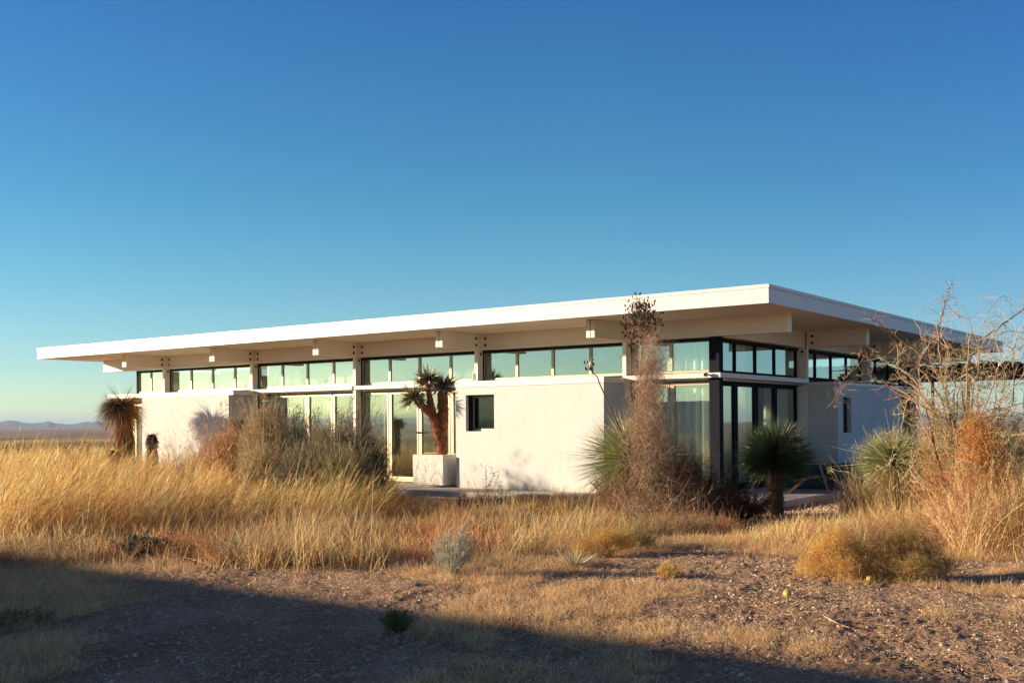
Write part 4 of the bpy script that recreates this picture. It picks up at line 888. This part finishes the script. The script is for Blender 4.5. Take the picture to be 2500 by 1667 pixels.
# ================================================================== ground cover (stuff)
def in_house(x, y, m=0): return (x > -31.0-m) & (x < -8.0+m) & (y > 18.4-m) & (y < 36)
def scatter(N, d0, d1, x0=-120, x1=2620):
    """points spread so that their density is even over the ground"""
    d = np.sqrt(rng.uniform(d0**2, d1**2, N)); px = rng.uniform(x0, x1, N); u = (px-1250)/2613
    P = (FW[None]+RT[None]*u[:, None])*d[:, None]; return P[:, 0], P[:, 1], px, d
def tall_density(px, d):
    """1 where tall golden grass stands"""
    front = np.interp(px, [-200, 0, 300, 600, 800, 930, 1000], [14.2, 14.2, 15.2, 16.0, 16.6, 18.0, 30])
    t = (d > front).astype(float)*(px < 985)
    return t
GC = [(.90, .57, .22), (.84, .48, .15), (.93, .68, .34), (.72, .34, .11)]
def tall_grass():
    mb = MB(); n = 2500
    x, y, px, d = scatter(n*3, 13.8, 34)
    ok = (tall_density(px, d) > 0) & ~in_house(x, y, .3) & (rng.random(len(x)) < -.05+1.3*vnoise(x*.8, y*.8, 77)); ok &= ~((px > 930) & (d > 19))
    x, y, px, d = x[ok], y[ok], px[ok], d[ok]
    nb = 24; X = np.repeat(x, nb)+rng.normal(size=len(x)*nb)*.10; Y = np.repeat(y, nb)+rng.normal(size=len(x)*nb)*.10
    hgt = np.repeat(np.interp(px, [-100, 120, 300, 420, 600, 800, 930], [.86, .94, .76, .74, .76, .80, .76])*(.66+.5*vnoise(x*.45, y*.45, 55))*(1+.16*rng.normal(size=len(x))), nb)
    N = len(X); Z = ground_z(X, Y)
    lean = np.array([.22, .15, 1.0]); D_ = lean+np.repeat(rng.normal(size=(len(x), 3))*[.14, .14, .03], nb, axis=0)+rng.normal(size=(N, 3))*[.30, .30, .06]
    L = hgt*(1+.24*rng.normal(size=N)).clip(.3, 1.5); bend = np.array([.16, .11, -.08])+rng.normal(size=(N, 3))*.14
    c = pick(GC, [3, 3, 2, 1.4], N, .30); cl = np.repeat((.80+.30*vnoise(x*1.1, y*1.1, 15))*(1+.16*rng.normal(size=len(x))), nb)[:, None]; c = (c*cl).clip(0, .9)
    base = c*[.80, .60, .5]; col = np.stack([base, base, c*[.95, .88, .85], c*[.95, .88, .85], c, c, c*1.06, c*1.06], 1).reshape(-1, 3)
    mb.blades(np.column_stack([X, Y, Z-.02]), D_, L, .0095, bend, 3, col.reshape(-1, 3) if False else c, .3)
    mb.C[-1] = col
    # feathery seed heads
    k = rng.random(N) < .30; Dn = D_/np.linalg.norm(D_, axis=1)[:, None]; tip = np.column_stack([X, Y, Z])+Dn*(L*.82)[:, None]+bend*(L*.67)[:, None]
    q = tip[k]; m_ = len(q); mb.blades(q, Dn[k]+bend[k]*1.6, .17, .015, None, 1, (c[k]*1.08).clip(0, .9), .3)
    # brown understory
    N2 = 22000; x, y, px, d = scatter(N2, 14, 33, -120, 1000); ok = (tall_density(px, d) > 0) & ~in_house(x, y, .3); x, y = x[ok], y[ok]; N2 = len(x)
    mb.blades(np.column_stack([x, y, ground_z(x, y)]), np.array([.1, .05, 1])+rng.normal(size=(N2, 3))*.45, rng.uniform(.15, .5, N2), .009, None, 2, pick([(.56, .28, .11), (.70, .42, .18), (.36, .20, .10)], [2, 2, 1], N2), .4)
    tag(mb.build('tall_grass', M['grass'], colors=True), 'tall golden dry grass filling the field at the left', 'grass', kind='stuff')
tall_grass()

def short_grass():
    mb = MB(); n = 13000
    x, y, px, d = scatter(n*2, 10.2, 34)
    # strip between tall grass and dirt, and in front of the wall; thins over the bare dirt
    near = np.interp(px, [-200, 300, 700, 1000, 1200, 1400, 1600, 1750, 2000, 2300, 2600], [12.6, 12.3, 11.6, 11.6, 12.6, 13.6, 14.4, 13.0, 12.6, 12.4, 12.0])
    far = np.interp(px, [-200, 930, 1000, 1200, 1450, 1600, 1800, 2050, 2150, 2600], [30, 22, 22.0, 21.6, 20.5, 18.0, 16.6, 16.8, 33, 33])
    dens = np.clip((d-near)/1.2+.1, 0, 1)*np.clip((far-d)/.8, 0, 1)
    ok = (rng.random(len(x)) < dens*(-.1+1.35*vnoise(x*1.3, y*1.3, 88))) & ~in_house(x, y, .15) & ~((tall_density(px, d) > 0) & (d > 17)); x, y, px, d = x[ok], y[ok], px[ok], d[ok]
    nb = 15; X = np.repeat(x, nb)+rng.normal(size=len(x)*nb)*.09; Y = np.repeat(y, nb)+rng.normal(size=len(x)*nb)*.09; N = len(X)
    hs = (.12+.30*vnoise(x*.9, y*.9, 12)**1.5)*np.interp(px, [0, 900, 1000, 1450, 1550, 1800, 1950, 2150], [1.25, 1.1, .8, .85, .45, .55, .95, 1.4])*np.where((px > 950) & (px < 1500) & (d > 18.8), .55, 1); hs = hs*np.where((px > 2100) & (d > 16), 1.6, 1); L = np.repeat(hs, nb)*(1+.3*rng.normal(size=N)).clip(.3, 1.8)
    tone = np.repeat(vnoise(x*.8, y*.8, 200), nb)[:, None]; c = pick([(.90, .61, .28), (.82, .50, .20), (.92, .68, .37), (.46, .23, .09)], [3, 3, 2, 1.6], N, .3)*np.repeat(1+.15*rng.normal(size=len(x)), nb)[:, None].clip(.6, 1.2); red = pick([(.74, .36, .15), (.60, .30, .14), (.80, .46, .20)], [2, 1, 1], N)
    c = np.where(tone > .80, red, c).clip(0, .92)
    mb.blades(np.column_stack([X, Y, ground_z(X, Y)]), np.array([.18, .12, 1])+rng.normal(size=(N, 3))*.38, L, .008, rng.normal(size=(N, 3))*.26, 2, c, .35)
    tag(mb.build('short_grass', M['grass'], colors=True), 'short tawny dry grass between the field and the bare dirt', 'grass', kind='stuff')
short_grass()

def weeds():
    mb = MB(); X = []; 
    for (n, p0, p1, d0, d1, h) in ((2600, 930, 1560, 17.2, 21.6, .20), (900, 1000, 1500, 14.5, 17.5, .16), (2200, -100, 930, 12.4, 15.5, .20), (700, 2080, 2600, 14, 20, .3), (500, 1560, 1800, 15.5, 17.5, .2)):
        d = rng.uniform(d0, d1, n); px = rng.uniform(p0, p1, n); u = (px-1250)/2613; P = (FW[None]+RT[None]*u[:, None])*d[:, None]
        ok = (vnoise(P[:, 0]*1.1, P[:, 1]*1.1, 140) > .42) & ~in_house(P[:, 0], P[:, 1], .1); P = P[ok]; X.append(np.column_stack([P, np.full(len(P), h)]))
    X = np.concatenate(X); n = len(X); tone = vnoise(X[:, 0]*.9, X[:, 1]*.9, 99); nb = 9; R2 = np.repeat(X, nb, axis=0); N = len(R2)
    z = ground_z(R2[:, 0], R2[:, 1]); d = np.array([.1, .05, 1])+rng.normal(size=(N, 3))*.5; L = R2[:, 2]*rng.uniform(.5, 1.5, N)
    base = np.where(np.repeat(tone, nb)[:, None] > .55, pick([(.52, .25, .11), (.40, .20, .10), (.60, .34, .15)], [1, 1, 1], N), pick([(.40, .27, .15), (.30, .19, .11), (.54, .38, .2)], [1, 1, 1], N))
    P0 = np.column_stack([R2[:, 0], R2[:, 1], z])+rng.normal(size=(N, 3))*[.05, .05, 0]; mb.blades(P0, d, L, .005, rng.normal(size=(N, 3))*.3, 2, base, .4)
    k = 5; i = rng.integers(0, N, N*k); t = rng.uniform(.25, 1, N*k); dn = d/np.linalg.norm(d, axis=1)[:, None]
    mb.blades(P0[i]+dn[i]*(L[i]*t)[:, None]+rng.normal(size=(N*k, 3))*.012, rng.normal(size=(N*k, 3)), .020, .009, None, 1, (base[i]*rng.uniform(.5, 1.5, (N*k, 1))).clip(0, .9), .35)
    tag(mb.build('dry_weeds', M['grass'], colors=True), 'low brown and rust dry weeds between the grasses', 'weeds', kind='stuff')
weeds()

def tufts():
    """low curly tufts scattered on the bare dirt and in the shade"""
    mb = MB(); x, y, px, d = scatter(13000, 5.6, 15)
    cl = vnoise(x*.55, y*.55, 301)*.6+vnoise(x*1.6, y*1.6, 33)*.4
    bias = np.interp(px, [-100, 700, 1000, 1500, 2600], [.15, .09, -.02, -.01, .02])+np.interp(d, [6, 9.5, 11, 13], [-.02, .0, -.02, .12])
    ok = cl+bias > .60; x, y, px, d = x[ok], y[ok], px[ok], d[ok]
    nb = 34; n = len(x); X = np.repeat(x, nb)+rng.normal(size=n*nb)*.055; Y = np.repeat(y, nb)+rng.normal(size=n*nb)*.055; N = n*nb
    s_ = np.repeat(rng.uniform(.35, 1.2, n)*np.where((px > 1100) & (d < 12), .7, 1), nb); c = pick([(.80, .55, .28), (.64, .41, .20), (.88, .65, .38), (.66, .38, .19)], [3, 2, 2, 1.2], N); 
    mb.blades(np.column_stack([X, Y, ground_z(X, Y)+.01]), np.array([0, 0, .75])+rng.normal(size=(N, 3))*.6, .085*s_*(1+.3*rng.normal(size=N)).clip(.3, 1.8), .0035, rng.normal(size=(N, 3))*.4, 2, c, .4)
    # loose straw lying flat
    x, y, px, d = scatter(46000, 5.6, 15.5); N = len(x); dd = rng.normal(size=(N, 3))*[1, 1, .28]+[.3, .2, .14]
    mb.blades(np.column_stack([x, y, ground_z(x, y)+.022]), dd, rng.uniform(.015, .085, N), .0032, rng.normal(size=(N, 3))*[.3, .3, .12], 2, pick([(.82, .58, .34), (.60, .40, .23), (.88, .68, .44)], [1, 1, 1], N), .4)
    tag(mb.build('dirt_tufts', M['grass'], colors=True), 'low curly dry tufts and straw scattered on the bare dirt', 'grass', kind='stuff')
tufts()

def gravel():
    mb = MB(); ico = [(0, 0, 1), (.9, 0, .4), (.28, .85, .4), (-.72, .53, .4), (-.72, -.53, .4), (.28, -.85, .4), (.72, .53, -.4), (-.28, .85, -.4), (-.9, 0, -.4), (-.28, -.85, -.4), (.72, -.53, -.4), (0, 0, -1)]
    F = np.array([(0, 1, 2), (0, 2, 3), (0, 3, 4), (0, 4, 5), (0, 5, 1), (1, 6, 2), (2, 7, 3), (3, 8, 4), (4, 9, 5), (5, 10, 1), (2, 6, 7), (3, 7, 8), (4, 8, 9), (5, 9, 10), (1, 10, 6)])
    ico = np.array(ico)
    x, y, px, d = scatter(120000, 5.6, 15.5); ok = rng.random(len(x)) < .25+.9*vnoise(x*.9, y*.9, 4); x, y = x[ok], y[ok]; ok = rng.random(len(x)) < .6; x, y = x[ok], y[ok]; s_ = .0026+.0045*rng.random(len(x))+.016*rng.random(len(x))**18
    # gravel border right of the patio
    N2 = 22000; x2 = rng.uniform(-10.5, -4.2, N2); y2 = rng.uniform(16.6, 25, N2); ok = ~in_house(x2, y2); x2, y2 = x2[ok], y2[ok]; s2 = rng.uniform(.008, .02, len(x2))
    N3 = 9000; x3 = rng.uniform(-16, -9, N3); y3 = rng.uniform(17.6, 18.38, N3); s3 = rng.uniform(.010, .022, N3)
    X = np.concatenate([x, x2, x3]); Y = np.concatenate([y, y2, y3]); Sz = np.concatenate([s_, s2, s3]); N = len(X)
    q = rng.uniform(.6, 1.3, (N, 1, 3))*[1, 1, .7]; V = ico[None]*q*(1+.18*rng.normal(size=(N, 12, 1)))*Sz[:, None, None]
    a = rng.uniform(0, 6.28, N); ca, sa = np.cos(a)[:, None], np.sin(a)[:, None]; Vx = V[..., 0]*ca-V[..., 1]*sa; Vy = V[..., 0]*sa+V[..., 1]*ca
    V = np.stack([Vx+X[:, None], Vy+Y[:, None], V[..., 2]+(ground_z(X, Y)+.008+Sz*.3)[:, None]], -1).reshape(-1, 3)
    FF = (F[None]+(np.arange(N)*12)[:, None, None]).reshape(-1, 3)
    mb.add(V, FF)
    tag(mb.build('gravel', M['pebble']), 'pale pebbles and gravel strewn over the dirt', 'gravel', kind='stuff')
gravel()

def far_brush():
    """low brush and grass of the middle distance, beyond the tall grass"""
    mb = MB(); N = 52000; x, y, px, d = scatter(N, 30, 150, -150, 2650); ok = ~in_house(x, y, 1.5) & ((px < 700) | (px > 2000)); x, y, px, d = x[ok], y[ok], px[ok], d[ok]
    k = vnoise(x*.16, y*.16, 9); N = len(x); h = (.28+.35*rng.random(N))
    c = np.where((k > .6)[:, None], pick([(.20, .15, .08), (.15, .12, .07)], [1, 1], N), pick([(.56, .40, .19), (.46, .31, .14), (.62, .47, .25)], [1, 1, 1], N))
    nb = 3; X = np.repeat(x, nb)+rng.normal(size=N*nb)*.12; Y = np.repeat(y, nb)+rng.normal(size=N*nb)*.12
    mb.blades(np.column_stack([X, Y, ground_z(X, Y)]), np.array([.15, .1, 1])+rng.normal(size=(N*nb, 3))*.3, np.repeat(h, nb), .045, None, 2, np.repeat(c, nb, axis=0), .3)
    tag(mb.build('distant_brush', M['grass'], colors=True), 'dry grass and brush of the open plain beyond the house', 'grass', kind='stuff')
far_brush()
# two dark cut trunks in the grass by the shaggy yucca
st = empty('stump', tuple(at(268, 27.5)), 'dark cut tree stump in the grass left of the shaggy yucca', 'stump')
tm = MB(); gz = float(ground_z(*at(268, 27.5)[:2])); a0 = at(265, 27.5); T, r_ = trunk(tm, [(a0[0], a0[1], gz), (a0[0]+.10, a0[1]+.05, .55), (a0[0]+.16, a0[1]+.08, .86)], [.14, .13, .125], 12, (.05, .035, .028)); shag(tm, T, r_, 40, .14, .02, [(.06, .04, .03), (.10, .07, .05)], [1, 1], 1, .1)
tm.add([tuple(T[-1]+[.12*math.cos(t), .12*math.sin(t), 0]) for t in np.arange(8)*math.pi/4], [(0, 1, 2, 3), (0, 3, 4, 5), (0, 5, 6, 7)], (.35, .25, .16)); tm.build('trunk', M['bark'], st, colors=True)

# ================================================================== haze
m, n, l, b = mat('haze_air'); n.remove(b); pv = n.new('ShaderNodeVolumePrincipled'); pv.inputs['Color'].default_value = (.62, .78, 1.0, 1); pv.inputs['Density'].default_value = .00006
l.new(pv.outputs[0], n['Material Output'].inputs['Volume'])
hz = MB().box(-32000, 32000, -32000, 32000, -40, 160).build('haze', m); tag(hz, kind='stuff')
